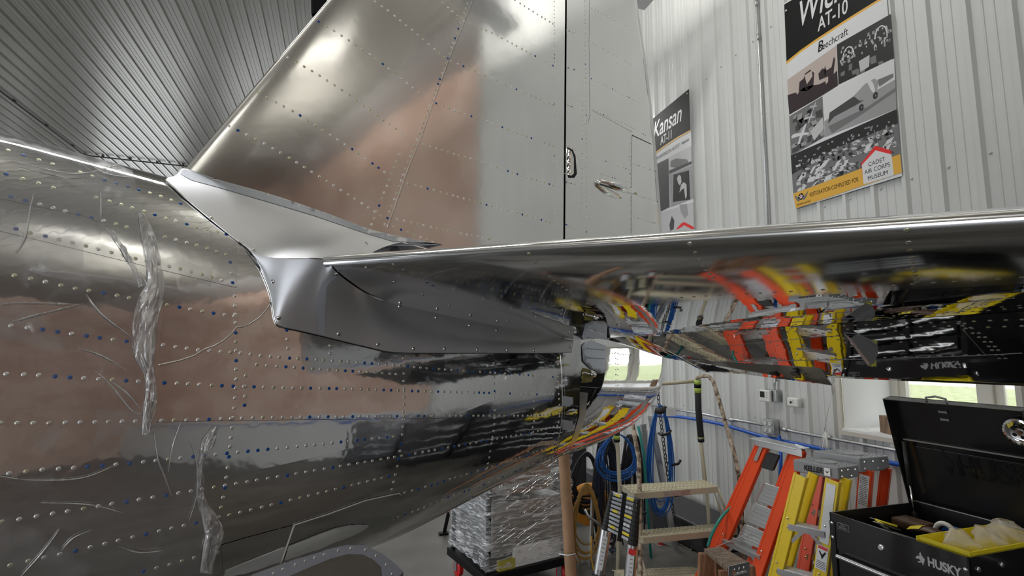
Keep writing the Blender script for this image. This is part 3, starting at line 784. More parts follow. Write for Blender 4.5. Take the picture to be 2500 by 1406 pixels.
# hinge cut-out in the rudder skin, tab actuator fairing
M_OLIVE = mat('olive_primer', (0.23, 0.19, 0.03), 0.55)
CUTP = [(1359, 357), (1385, 359), (1398, 366), (1405, 382), (1408, 425), (1402, 434), (1388, 434), (1359, 426)]
patch(CUTP, BV_R, M_DARK, 'hinge_cutout', rud, lift=0.0012, step=10)
patch([(1359, 360), (1383, 362), (1395, 370), (1400, 386), (1400, 424), (1394, 429), (1359, 420)], BV_R, M_RUD, 'cover_plate', rud, lift=0.0026, step=10)
p0 = ps(1452, 443, -1.80); p1 = ps(1540, 470, -1.775)
ax_ = (p1 - p0)
MB().tube([p0, p0 + ax_ * .1 + S3 * .012, p0 + ax_ * .5 + S3 * .02, p1 + S3 * .01], [0.002, 0.016, 0.022, 0.016], 12).build('tab_actuator_fairing', alu('chrome_fairing', 0.05), rud, smooth=True)
MB().tube([p1 - ax_ * .05 + S3 * .01, p1 + ax_ * .14 + S3 * .005], 0.006, 10).build('actuator_rod', alu('brass_rod', .3, col=(.7, .62, .4)), rud, smooth=True)
# rudder: lower rim strip, bracket plate, control rod opening
patch([(1414, 956), (1413, 1013), (1397, 1068), (1370, 1121), (1378, 1121), (1412, 1064), (1428, 1017), (1434, 959)], BV_R, M_EDGE, 'rim_strip', rud, lift=0.003, step=9)
bkt = patch([(1418, 846), (1426, 836), (1440, 832), (1478, 845), (1476, 905), (1466, 912), (1440, 900), (1422, 882)], BV_R, M_STAB, 'bracket_plate', rud, lift=0.006, step=9, thick=0.003); bkt.data.materials[0] = M_WELD
for y_ in (850, 872):
    pts = [cast(BV_R, x_, y_ + (x_ - 1430) * .07, .008) for x_ in range(1430, 1476, 6)]
    MB().tube([p for p in pts if p], 0.0042, 8).build('stiffening_bead', M_WELD, bkt, smooth=True)
patch([(1414, 896), (1440, 902), (1450, 916), (1444, 932), (1414, 936)], BV_R, M_OLIVE, 'control_opening', rud, lift=0.0015, step=8)
q0 = cast_near(BV_R, 1416, 910, .014); q1 = cast_near(BV_R, 1444, 914, .014)
MB().tube([q0, q1], .0055, 10).build('control_rod', M_SCREW, rud, smooth=True)
MB().tube([q1 - (q1 - q0) * .3, q1 + (q1 - q0) * .05], .012, 10).build('rod_end', M_SCREW, rud, smooth=True)
# elevator trim tab, hanging a little lower, with its horn
def el_low(px, py, dz=0.0): p = on_elev(px, py); return air(p[0], p[1], p[2] + dz)
T0, T1, T2, T3 = el_low(1690, 884, .004), el_low(1986, 878, .004), pa(2032, 941, 2.085), pa(1702, 899, 2.085)
tabm = MB().prism([T0 - U3 * .002, T1 - U3 * .002, T2, T3], U3 * 0.0)
tabm = MB().add([T0, T1, T2, T3, T0 + U3 * .028, T1 + U3 * .028, T2 + U3 * .003, T3 + U3 * .003], [(0, 1, 2, 3), (7, 6, 5, 4), (0, 4, 5, 1), (1, 5, 6, 2), (2, 6, 7, 3), (3, 7, 4, 0)])
tab = tabm.build('trim_tab', M_STAB, plane)
MB().tube([T2, T2 - U3 * .03], .003, 8).build('static_wick', M_SCREW, tab)
# trim actuator fairing under the elevator
g0, g1 = cast(BV_E, 2060, 812, .002), cast(BV_E, 2092, 815, .002)
g2 = hitp(2142, 868, air(1.80, 0, 0), A3); g3 = hitp(2118, 892, air(1.84, 0, 0), A3)
tri = MB().add([g0, g1, g2, g3, g0 + A3 * .02, g1 + A3 * .02, g2 + A3 * .02 + U3 * .03, g3 + A3 * .02 + U3 * .03, (g0 + g1) / 2 - U3 * .012, (g2 + g3) / 2 - U3 * .02],
   [(0, 8, 9, 3), (8, 1, 2, 9), (0, 4, 5, 1), (1, 5, 6, 2), (3, 7, 4, 0), (2, 6, 7, 3)])
act = tri.build('trim_actuator_fairing', M_FAIR, elev)
MB().tube([(g2 + g3) / 2 + U3 * .02, (g2 + g3) / 2 - U3 * .018], .010, 10).build('actuator_horn', mat('yellow_horn', (.65, .62, .1), .4), elev, smooth=True)
# lower skin panel around the tailwheel bay, and the open bay door
patch([(718, 1280), (800, 1254), (890, 1221), (978, 1204), (972, 1240), (945, 1292), (860, 1312), (780, 1345), (690, 1378)], BV_F, M_STAB, 'bay_panel', plane, lift=0.003, step=16)
seam([(682, 1384), (718, 1280), (800, 1254), (890, 1221), (972, 1203), (979, 1207)], BV_F, mat('pale_sealant', (.75, .74, .66), .5), r=0.0024, name='sealant_bead', parent=plane, lift=0.003)
patch([(540, 1330), (600, 1312), (716, 1281), (684, 1378), (600, 1400), (545, 1404)], BV_F, M_LE, 'lower_skin', plane, lift=0.002, step=16)
DOORP = [(560, 1425), (613, 1404), (708, 1370), (814, 1337), (848, 1330), (890, 1331), (932, 1351), (962, 1373), (985, 1396), (984, 1440), (560, 1480)]
DIN = [(640, 1445), (702, 1408), (750, 1387), (806, 1364), (850, 1352), (884, 1353), (912, 1366), (930, 1384), (936, 1440)]
SD = -1.56
dp = [ps(x_, y_, SD) for x_, y_ in DOORP]
ddoor = MB().prism(dp, -S3 * 0.004).build('tailwheel_bay_door', M_STAB, plane)
# raised pale border ring
ring = MB(); outer = polyline(DOORP[1:9], 12); inner = [ (x_, y_) for x_, y_ in polyline(DIN, 12)]
n_ = 40
oo = [outer[int(i * (len(outer) - 1) / n_)] for i in range(n_ + 1)]; ii = [inner[int(i * (len(inner) - 1) / n_)] for i in range(n_ + 1)]
ring.grid([[ps(a_[0], a_[1], SD + .002) for a_ in oo], [ps(b_[0], b_[1], SD + .002) for b_ in ii]])
ring.build('door_border', M_WELD, ddoor)
for i in range(3, n_, 3):
    a_, b_ = oo[i], ii[i]; c_ = ps(lerp(a_[0], b_[0], .4), lerp(a_[1], b_[1], .4), SD + .002)
    MB().lathe(c_, S3, [(.005, 0), (.0035, .0015)], 10).build('rivet', M_RIV, ddoor)
#@@ADDED_LAMPS
M_LH = mat('added_lamp_housing', (.8, .8, .8), .4)  # housings dress the added lamps and uplights
for (lx, ly), lb_ in zip(UPL, ('near the back door', 'by the office wall', 'over the fuselage', 'over the tailplane tip', 'by the left wall', 'ahead of the window')):
    lt = thing('added_uplight', 'added white suspended uplight ' + lb_, 'lamp', (lx, ly, LAMPZ - 1.1), 'added suspended uplights')
    MB().box((lx, ly, LAMPZ - 1.12), (1.86, .32, .08)).build('housing', M_LH, lt, bevel=.01)
    for k in (-.8, .8): MB().tube([(lx + k, ly + .15, LAMPZ - 1.08), (lx + k, ly + .15, CZ - .02)], .004, 5).build('cable', M_LH, lt)
LLAB = ['added long strip lamp on the ceiling behind the fin', 'added strip lamp at the far end of the ceiling', 'added strip lamp on the ceiling over the fuselage', 'added strip lamp on the ceiling over the tailplane root']
for (lx, ly, lsz, lpw), lb_ in zip(ADDED_LAMPS, LLAB):
    lt = thing('added_ceiling_lamp', lb_, 'lamp', (lx, ly, LAMPZ), 'added ceiling strip lamps')
    MB().box((lx, ly, LAMPZ + .04), (lsz + .06, .32, .09)).build('housing', M_LH, lt, bevel=.01)
#@@WALLITEMS
M_BLACK = mat('black_print', (0.010, 0.010, 0.011), 0.45, spec=.15)
M_ORNG = mat('amber_print', (0.75, 0.42, 0.06), 0.35)
M_PAPER = mat('poster_white', (0.70, 0.71, 0.71), 0.3)
M_RED = mat('red_print', (0.75, 0.03, 0.03), 0.35)
M_G = [mat('print_grey_%s' % n, (v, v, v * 1.01), 0.35) for n, v in (('dark', .02), ('deep', .06), ('mid', .17), ('soft', .32), ('light', .52), ('pale', .66))]
M_SEP = mat('print_sepia', (0.50, 0.42, 0.38), 0.35); M_SEPD = mat('print_sepia_dark', (0.035, 0.022, 0.026), 0.35)
PX = WX - 0.030
YD, ZD = Vector((0, -1, 0)), Vector((0, 0, 1))
LAYER = [0.0]
def pprint(px, m, name, par, lay=None):
    if lay is None: LAYER[0] += 0.00006; l = LAYER[0]
    else: l = lay
    pts = [on_x(x_, y_, PX - 0.0042) + Vector((-l, 0, 0)) for x_, y_ in px]
    return MB().add(pts, [tuple(range(len(pts)))]).build(name, m, par)
def multi(polys, m, name, par):
    LAYER[0] += 0.00006; mb = MB()
    for px in polys:
        pts = [on_x(x_, y_, PX - 0.0042) + Vector((-LAYER[0], 0, 0)) for x_, y_ in px]; mb.add(pts, [tuple(range(len(pts)))])
    o_ = mb.build(name, m, par); o_['kind'] = 'stuff'; return o_
def ptext(body, m, par, px, py, hpx, shear=0.0, xs=1.0, align='LEFT', bold=0.0):
    LAYER[0] += 0.00006
    o_ = on_x(px, py, PX - 0.0044) + Vector((-LAYER[0], 0, 0)); top = on_x(px, py - hpx, PX - 0.0044)
    return text(body, m, par, o_, YD, ZD, (top.z - o_.z) / 0.70, shear=shear, xs=xs, align=align, off=bold, ext=0.00002)
def poster(name, label, tl, bl, br, ztop):
    a_, b_ = on_x(bl[0], bl[1], PX), on_x(br[0], br[1], PX); z0 = a_.z
    r_ = thing(name, label, 'poster', (PX, (a_.y + b_.y) / 2, z0))
    MB().box((PX - .002 + .0, (a_.y + b_.y) / 2, (z0 + ztop) / 2), (.004, abs(a_.y - b_.y), ztop - z0)).build('panel', M_PAPER, r_)
    return r_, a_.y, b_.y, z0
zt1 = on_x(1914, 10, PX).z
P1, yl, yr, z0 = poster('poster', 'tall museum poster of black and white airplane photos headed AT-10', None, (1944, 509), (2202, 421), zt1)
print('poster1', yl, yr, z0, zt1)
def yz(u, v): return None
pprint([(1914.5, 11), (1920, 150), (1952, 124), (1990, 97), (2030, 71), (2060, 51), (2100, 26), (2142, 0), (2173, -18), (2168, -140)], M_BLACK, 'header_field', P1)
pprint([(1920, 150), (1952, 124), (1990, 97), (2030, 71), (2060, 51), (2100, 26), (2142, 0), (2173, -18), (2173.5, -12), (2142, 6), (2100, 32), (2060, 57), (2030, 77), (1990, 103), (1952, 130), (1920.3, 157)], M_ORNG, 'amber_line', P1)
ptext('Wichita', M_PAPER, P1, 1946, 71, 62, shear=0.32, xs=0.62, bold=0.003)
ptext('AT-10', M_PAPER, P1, 1997, 77, 33, shear=0.12, xs=0.62, bold=0.002)
ptext('Beechcraft', M_BLACK, P1, 1998, 128, 17, shear=0.1, xs=0.72)
ptext('B', M_BLACK, P1, 1995, 130, 26, shear=0.2, xs=0.8)
pprint([(1922, 195), (2042, 111), (2046, 209), (1927, 281)], M_SEP, 'photo_print', P1)
multi([[(1923, 232), (1950, 224), (1962, 214), (1985, 208), (2000, 206), (2020, 196), (2044, 172), (2046, 209), (1990, 244), (1927, 280)],
       [(1950, 222), (1952, 200), (1962, 192), (1965, 180), (1978, 170), (1988, 178), (1986, 210), (1970, 222)],
       [(1998, 180), (2008, 167), (2018, 170), (2014, 190), (2000, 196)],
       [(2012, 176), (2014, 160), (2018, 172), (2030, 164), (2036, 138), (2039, 145), (2036, 170), (2034, 212), (2022, 215)]], M_SEPD, 'photo_print', P1)
multi([[(1964, 184), (1982, 172), (1984, 186), (1970, 206)], [(1942, 218), (1946, 216), (1950, 226), (1946, 232)], [(2016, 190), (2022, 186), (2022, 200), (2016, 206)]], M_SEP, 'photo_print', P1)
pprint([(2043, 109), (2175, 34), (2182, 142), (2047, 207)], M_G[0], 'photo_print', P1)
rp = random.Random(3)
def quadin(c, fu, fv):                     # bilinear in a px quad (tl, tr, br, bl)
    a_ = (lerp(c[0][0], c[1][0], fu), lerp(c[0][1], c[1][1], fu)); b_ = (lerp(c[3][0], c[2][0], fu), lerp(c[3][1], c[2][1], fu))
    return (lerp(a_[0], b_[0], fv), lerp(a_[1], b_[1], fv))
def specks(c, n, w_, h_, m, par, f0=0.0, f1=1.0, ang=0.0):
    polys = []
    for _ in range(n):
        u_, v_ = rp.uniform(0.03, .95), rp.uniform(f0 + .03, f1 - .04); ww, hh = rp.uniform(.4, 1) * w_, rp.uniform(.4, 1) * h_; sk = rp.uniform(-.5, .5) * ww + ang * hh
        q_ = [(u_, v_), (u_ + ww, v_ + sk * .4), (u_ + ww + sk, v_ + hh), (u_ + sk * .7, v_ + hh * .9)]
        polys.append([quadin(c, max(0, min(1, a_)), max(0, min(1, b_))) for a_, b_ in q_])
    return multi(polys, m, 'photo_print', par)
C2 = [(2043, 109), (2175, 34), (2182, 142), (2047, 207)]
specks(C2, 40, .05, .10, M_G[3], P1, .1, .6); specks(C2, 30, .04, .07, M_G[4], P1, .15, .55); specks(C2, 8, .12, .2, M_G[2], P1, .5, 1)
def arcpx(c, cu, cv, ru, rv, t0, t1, wd, m, par):
    pts = [quadin(c, cu + ru * math.cos(R(t)), cv - rv * math.sin(R(t))) for t in range(t0, t1, 12)]; pts += [quadin(c, cu + (ru - wd) * math.cos(R(t)), cv - (rv - wd * 1.3) * math.sin(R(t))) for t in range(t1, t0, -12)]
    return pprint(pts, m, 'photo_print', par)
arcpx(C2, .2, .45, .11, .25, -10, 190, .02, M_G[5], P1); arcpx(C2, .8, .38, .12, .25, -20, 180, .02, M_G[5], P1)
pprint([quadin(C2, a_, b_) for a_, b_ in ((.38, .68), (.58, .66), (.56, .92), (.4, .95))], M_G[4], 'photo_print', P1)
C3 = [(1927, 284), (2008, 235), (2013, 334), (1931, 381)]
pprint(C3, M_G[2], 'photo_print', P1); specks(C3, 26, .22, .2, M_G[1], P1); specks(C3, 14, .2, .14, M_G[3], P1)
def plane_sil(c, cu, cv, sc, m, par):
    P = [(-.5, .06), (-.1, -.02), (-.22, -.3), (-.14, -.32), (.03, -.07), (.3, -.16), (.34, -.1), (.1, .02), (.24, .3), (.16, .32), (-.04, .08), (-.4, .2), (-.5, .16)]
    return pprint([quadin(c, min(.99, max(.01, cu + x_ * sc)), min(.99, max(.01, cv - y_ * sc))) for x_, y_ in P], m, 'photo_print', par)
for cu, cv, sc, g_ in ((.35, .62, .62, 5), (.62, .33, .38, 4), (.75, .12, .26, 4)): plane_sil(C3, cu, cv, sc, M_G[g_], P1)
pprint([quadin(C3, a_, b_) for a_, b_ in ((.6, .68), (.98, .5), (.99, .8), (.7, .95))], M_G[4], 'photo_print', P1)
C4 = [(2010, 232), (2183, 143), (2189, 265), (2014, 335)]
pprint(C4, M_G[5], 'photo_print', P1)
pprint([quadin(C4, a_, b_) for a_, b_ in ((0, .62), (.5, .5), (1, .42), (1, 1), (0, 1))], M_G[3], 'photo_print', P1)
pprint([quadin(C4, a_, b_) for a_, b_ in ((.05, .78), (.62, .72), (1, .58), (1, .66), (.5, .84), (.1, .98))], M_G[2], 'photo_print', P1)
pprint([quadin(C4, a_, b_) for a_, b_ in ((.08, .48), (.5, .34), (.62, .3), (.66, .52), (.44, .58), (.14, .62), (.05, .72))], M_G[1], 'photo_print', P1)
pprint([quadin(C4, a_, b_) for a_, b_ in ((.42, .36), (.58, .22), (.72, .2), (.78, .32), (.74, .48), (.6, .56), (.5, .52))], M_G[3], 'photo_print', P1)
pprint([quadin(C4, a_, b_) for a_, b_ in ((.62, .22), (.66, .18), (.7, .3), (.72, .44), (.7, .5), (.66, .4))], M_G[5], 'photo_print', P1)
pprint([quadin(C4, a_, b_) for a_, b_ in ((.76, .26), (.98, .28), (.98, .36), (.78, .42))], M_G[2], 'photo_print', P1)
for cu, cv in ((.52, .68), (.72, .56)): arcpx(C4, cu, cv, .035, .07, 0, 360, .03, M_G[0], P1)
C5 = [(1931, 380), (2190, 266), (2198, 376), (1937, 472)]
pprint(C5, M_G[2], 'photo_print', P1)
pprint([quadin(C5, a_, b_) for a_, b_ in ((0, 0), (1, 0), (1, .32), (.4, .3), (0, .5))], M_G[0], 'photo_print', P1)
specks(C5, 90, .045, .12, M_G[1], P1, .25, 1); specks(C5, 80, .045, .10, M_G[4], P1, .22, 1, .2); specks(C5, 26, .07, .2, M_G[5], P1, .45, 1, -.3); specks(C5, 40, .02, .07, M_G[3], P1, .02, .4)
pprint([(1937, 473), (2198, 376), (2202.5, 421), (1943.5, 508.5)], M_ORNG, 'amber_band', P1)
pprint([(2103, 399), (2137, 356), (2176, 367), (2182.5, 428), (2109, 450)], M_RED, 'badge', P1)
pprint([(2104.5, 403), (2138, 367), (2177, 377), (2183, 428), (2109, 450)], M_PAPER, 'badge', P1)
ptext('CADET', M_BLACK, P1, 2141, 400, 10.5, xs=0.85, align='CENTER'); ptext('AIR CORPS', M_BLACK, P1, 2142, 416, 10.5, xs=0.85, align='CENTER'); ptext('MUSEUM', M_BLACK, P1, 2143.5, 433, 10.5, xs=0.85, align='CENTER')
ptext('RESTORATION COMPLETED FOR', M_BLACK, P1, 1977, 481, 10, xs=0.585)
for sg in (-1, 1):
    pprint([(1957 + sg * 4, 484 - sg * 1.4), (1957 + sg * 17, 470 - sg * 5), (1957 + sg * 14, 480 - sg * 4), (1957 + sg * 9, 489 - sg * 3), (1957 + sg * 4, 490 - sg * 1)], M_G[2], 'badge', P1)
def disc(cx, cy, r_, m, n=18, star=False):
    c_ = on_x(cx, cy, PX); rad = abs(on_x(cx, cy - r_, PX).z - c_.z); LAYER[0] += .00006; pts = []
    for i in range(n):
        t = 2 * math.pi * i / n + math.pi / 2; q_ = rad * (0.42 if star and i % 2 else 1)
        pts.append(Vector((PX - .0042 - LAYER[0], c_.y - q_ * math.cos(t), c_.z + q_ * math.sin(t))))
    MB().add(pts, [tuple(range(n))]).build('badge', m, P1)
disc(1957, 480, 8, M_BLACK); disc(1957, 480, 7.2, M_PAPER, 10, True); disc(1957, 480, 2, M_RED)
ptext('AIRCORPS AVIATION', M_BLACK, P1, 1946, 503, 4.5, xs=0.62)
for q in ((1919, 26), (2171, -120)):
    MB().lathe(on_x(q[0], q[1], PX - .004), (-1, 0, 0), [(.012, 0), (.009, .004), (.002, .006)], 6).build('bolt_head', M_SCREW, P1)
# second poster
zt2 = on_x(1583.5, 297, PX).z; zb2 = on_x(1610, 640, PX).z
P2, yl2, yr2, z02 = poster('poster', 'narrower museum poster headed AT-11, partly behind the rudder and tailplane', None, (1610, 640), (1698, 622), zt2)
print('poster2', yl2, yr2, z02, zt2)
pprint([(1584, 298), (1682.5, 217), (1686, 317), (1655, 334), (1620, 357), (1594, 377)], M_BLACK, 'header_field', P2)
pprint([(1594, 377), (1620, 357), (1655, 334), (1686, 317), (1686.2, 320.5), (1655, 338), (1620, 361), (1594.5, 381)], M_ORNG, 'amber_line', P2)
ptext('Kansan', M_PAPER, P2, 1595, 340, 39, shear=0.3, xs=0.66, bold=0.003)
ptext('AT-11', M_PAPER, P2, 1613, 354, 20, shear=0.1, xs=0.62, bold=0.002)
ptext('ARMY AIR FORCE S/N: 42-37217', M_G[1], P2, 1598, 394, 8, xs=0.60)
ptext('Beechcraft', M_BLACK, P2, 1665, 353, 7, shear=0.1, xs=0.6)
def q5(*l): return [(1570 + x_ / 3.7, 200 + y_ / 3.7) for x_, y_ in l]
pprint(q5((100, 755), (228, 690), (240, 1130), (160, 1170)), M_G[1], 'photo_print', P2)
pprint(q5((232, 683), (437, 578), (440, 738), (238, 832)), M_G[4], 'photo_print', P2)
pprint(q5((250, 715), (300, 690), (400, 700), (420, 740), (300, 775), (250, 770)), M_G[2], 'photo_print', P2)
pprint(q5((238, 800), (440, 715), (440, 740), (238, 832)), M_G[1], 'photo_print', P2)
pprint(q5((240, 840), (440, 750), (456, 1050), (250, 1130)), M_G[3], 'photo_print', P2)
pprint(q5((278, 838), (418, 798), (428, 1062), (272, 1085)), M_G[0], 'photo_print', P2)
pprint(q5((308, 870), (325, 838), (345, 850), (350, 905), (335, 935), (318, 915)), M_G[4], 'photo_print', P2)
pprint(q5((330, 1000), (345, 930), (370, 905), (395, 925), (398, 1030), (385, 1060), (372, 960), (350, 975)), M_G[4], 'photo_print', P2)
pprint(q5((160, 1180), (455, 1085), (470, 1500), (180, 1520)), M_G[4], 'photo_print', P2)
pprint(q5((240, 1290), (262, 1210), (285, 1250), (280, 1330), (248, 1345)), M_G[1], 'photo_print', P2)
pprint(q5((330, 1110), (400, 1100), (410, 1200), (380, 1240), (345, 1180)), M_G[3], 'photo_print', P2)
pprint(q5((350, 1275), (375, 1265), (462, 1310), (462, 1330), (440, 1330), (375, 1295), (320, 1330), (300, 1330)), M_RED, 'badge', P2)
MB().lathe(on_x(1678, 228, PX - .004), (-1, 0, 0), [(.012, 0), (.009, .004), (.002, .006)], 6).build('bolt_head', M_SCREW, P2)
# conduits, boxes, thermostats
M_GALV = mat('galvanised_steel', (0.52, 0.54, 0.54), 0.35, 0.85, var=0.1, vscale=30)
M_PLAST = mat('white_plastic', (0.78, 0.78, 0.74), 0.35)
M_LCD = mat('lcd_screen', (0.03, 0.035, 0.03), 0.15)
XW = WX - 0.034
def wpt(px, py, x=XW): return on_x(px, py, x)
vt, vb = wpt(1848, 0), wpt(1873, 548); yv = (vt.y + vb.y) / 2
thz = wpt(1893, 945).z
cd = thing('electrical_conduit', 'thin vertical galvanised conduit running down the ribbed wall', 'conduit', (XW, yv, thz + .05))
MB().tube([(XW, yv, CZ - .02), (XW, yv, thz + .05)], 0.0105, 10).build('pipe', M_GALV, cd, smooth=True)
for q in ((1848, 93), (1846, 8)):
    MB().tube([(XW, yv, wpt(*q).z - .03), (XW, yv, wpt(*q).z + .03)], 0.0155, 10).build('coupling', M_GALV, cd, smooth=True)
h0, h1, h2, h3 = wpt(1640, 995), wpt(1866, 1037), wpt(1910, 1046), wpt(2320, 1119)
zc_ = (h1.z + h2.z) / 2
cd2 = thing('electrical_conduit', 'galvanised conduit running along the wall at outlet height', 'conduit', (XW, h2.y, zc_))
print('conduit z', h0.z, h1.z, h2.z, h3.z, h0.y, h3.y)
MB().tube([(XW, h0.y + .5, zc_), (XW, h1.y, zc_)], 0.0125, 10).build('pipe', M_GALV, cd2, smooth=True)
MB().tube([(XW, h2.y, zc_), (XW, h2.y - .12, zc_ - .012), (XW, min(h3.y, Y0 + .3), zc_ - .012)], 0.0125, 10).build('pipe', M_GALV, cd2, smooth=True)
for q in ((1785, 1019), (2022, 1066), (1915, 1045)):
    y_ = wpt(*q).y; MB().tube([(XW, y_ + .03, zc_ - .006), (XW, y_ - .03, zc_ - .008)], 0.018, 10).build('coupling', M_GALV, cd2, smooth=True)
ob = wpt(1880, 1043, WX - .06)
ot = thing('power_outlet', 'galvanised junction box with four white outlets on the wall conduit', 'outlet', (WX - .055, ob.y, zc_))
MB().box((WX - .05, ob.y, zc_), (.06, .12, .13)).build('box', M_GALV, ot, bevel=.004)
MB().box((WX - .083, ob.y, zc_), (.008, .11, .12)).build('cover_plate', M_GALV, ot, bevel=.002)
for dy in (-.027, .027):
    for dz in (-.03, .03):
        o_ = MB().lathe((WX - .088, ob.y + dy, zc_ + dz), (-1, 0, 0), [(.018, 0), (.017, .004)], 14).build('socket', M_PLAST, ot)
        for k in (-1, 1): MB().box((WX - .0925, ob.y + dy + k * .006, zc_ + dz + .003), (.001, .002, .008)).build('slot', M_DARK, o_)
tb = wpt(1876, 966, WX - .06)
th = thing('thermostat', 'white digital thermostat mounted on a galvanised box', 'thermostat', (WX - .05, tb.y, tb.z))
MB().box((WX - .045, tb.y - .05, tb.z + .005), (.06, .10, .105)).build('back_box', M_GALV, th, bevel=.004)
MB().box((WX - .095, tb.y, tb.z), (.03, .125, .105)).build('housing', M_PLAST, th, bevel=.008)
MB().box((WX - .1115, tb.y + .02, tb.z + .012), (.002, .05, .052)).build('screen', M_LCD, th)
for k in range(3): MB().box((WX - .111, tb.y - .03, tb.z + .03 - k * .02), (.003, .01, .006)).build('button', M_G[3], th)
for k in range(5): MB().box((WX - .111, tb.y + .03 - k * .008, tb.z - .036), (.002, .004, .003)).build('vent', M_G[3], th)
MB().tube([(WX - .04, tb.y - .05, tb.z + .05), (WX - .04, yv, thz + .12)], .009, 8).build('connector', M_GALV, th, smooth=True)
t2 = wpt(1940, 982, WX - .04)
th2 = thing('thermostat', 'small cream thermostat with tiny square display, lower of the wall controls', 'thermostat', (WX - .04, t2.y, t2.z))
MB().box((WX - .045, t2.y, t2.z), (.05, .115, .08)).build('housing', M_PLAST, th2, bevel=.012)
MB().box((WX - .071, t2.y + .012, t2.z), (.002, .018, .02)).build('screen', M_LCD, th2)
for k in range(3): MB().box((WX - .071, t2.y - .01, t2.z + .014 - k * .012), (.002, .006, .004)).build('button', M_G[2], th2)
for k in range(4): MB().box((WX - .071, t2.y + .038 - k * .022, t2.z - .03), (.002, .01, .003)).build('vent', M_G[3], th2)
M_BLUEH = mat('blue_rubber', (0.01, 0.10, 0.50), 0.35)
hz = [wpt(*q, WX - .05) for q in ((1600, 1016), (1660, 1018), (1760, 1036), (1862, 1066), (1985, 1092), (2100, 1117), (2225, 1139), (2400, 1170))]
pts = [Vector((WX - .045, v.y, v.z)) for v in hz]; pts += [Vector((WX - .045, Y0 + .06, 1.0))]
hose = MB().tube([Vector(poly_at([tuple(p) for p in pts], i / 60)) for i in range(61)], 0.016, 10).build('air_hose', M_BLUEH, None, smooth=True)
tag(hose, 'thick bright blue air hose strung along the wall below the conduit', 'hose')
tag(MB().tube([Vector((BX - .10, Y0 - .3, 1.0)), Vector((BX - .10, -3.0, .98)), Vector((BX - .10, -8.6, 1.0))], .016, 8).build('air_hose', M_BLUEH, None, smooth=True), 'blue air hose carried on along the plywood office wall', 'hose')
hd = wpt(1905, 1120, WX - .3)
dh = thing('air_hose', 'short blue hose end hanging behind the orange ladder', 'hose', wpt(1905, 1190, WX - .25))
MB().tube([wpt(1903, 1066, WX - .06), wpt(1906, 1110, WX - .2), wpt(1905, 1185, WX - .25)], .015, 10).build('hose', M_BLUEH, dh, smooth=True)
MB().tube([wpt(1905, 1183, WX - .25), wpt(1905, 1196, WX - .25)], .024, 6).build('coupler', M_SCREW, dh)
# wall screws
for i, (px, py) in enumerate(((2417, 373), (2315, 408), (2225, 436), (2150, 461), (2075, 485), (2013, 504), (1951, 523), (1796, 134), (1760, 163), (1724, 192), (1882, 65), (1838, 101), (2180, 1025), (2050, 1050), (1902, 1000), (1843, 1017), (1789, 1028), (1668, 988), (1645, 985), (1730, 1000))):
    p = wpt(px, py, WX - .004); o_ = MB().lathe(p, (-1, 0, 0), [(.010, 0), (.009, .003), (.006, .004), (.006, .008)], 6).build('panel_screw', M_WALL, wall)
# string from the elevator to the conduit
M_STR = mat('white_string', (.8, .8, .76), .7)
sk = thing('string', 'white string tied round the wall conduit and trailing up to the tailplane', 'string', wpt(2013, 1066))
c1 = wpt(2012, 1052, WX - .06)
MB().tube([air(2.07, -.95, .0).lerp(c1, 0) if False else on_x(2038, 935, WX - .35), on_x(2022, 1000, WX - .2), c1], .0022, 6).build('line', M_STR, sk, smooth=True)
for k, (xa, yb) in enumerate(((2003, 1100), (2010, 1104), (2015, 1096), (2018, 1108))):
    MB().tube([wpt(2014 + k, 1055, WX - .055), wpt(xa, yb - 20, WX - .07), wpt(xa + 1, yb, WX - .07), wpt(xa + 5, yb - 6, WX - .07), wpt(2012 + k * 2, 1058, WX - .06)], .0022, 6).build('loop', M_STR, sk, smooth=True)
# things on the sill
M_WOODD = mat('dark_walnut', (.16, .09, .055), .6, col2=(.30, .18, .10), var=.35, vscale=30, stretch=(1, 1, .15), bump=.3, bscale=40, bdist=.004)
zs = WIN_Z0 + .004
b0 = on_z(2150, 1057, zs); 
blk = MB(); b1 = on_z(2130, 1053, zs); b2 = on_z(2204, 1058, zs)
blk.box((b0.x + .06, b0.y - .045, zs + .062), (.10, .14, .122), rot=Matrix.Rotation(R(-28), 3, 'Z'))
tag(blk.build('wood_block', M_WOODD, None, bevel=.003), 'rough dark brown wood block standing on the white window sill', 'block')
M_CLEAR = mat('clear_tube', (.9, .93, .93), .1, alpha=.45)
for k, (qa, qb) in enumerate((((2092, 1040), (2125, 1037)), ((2114, 1045), (2131, 1042)))):
    p, q = on_z(*qa, zs + .006), on_z(*qb, zs + .006)
    o_ = MB().lathe(p, q - p, [(.003, 0), (.0055, .004), (.0055, .02), (.0035, .022), (.0035, .04), (.005, .042), (.005, (q - p).length)], 10).build('clear_tube', M_CLEAR, None, smooth=True)
    tag(o_, ('clear plastic tube lying on the window sill, nearer the corner', 'clear plastic tube lying on the sill against the wood block')[k], 'tube', 'clear tubes on the sill')
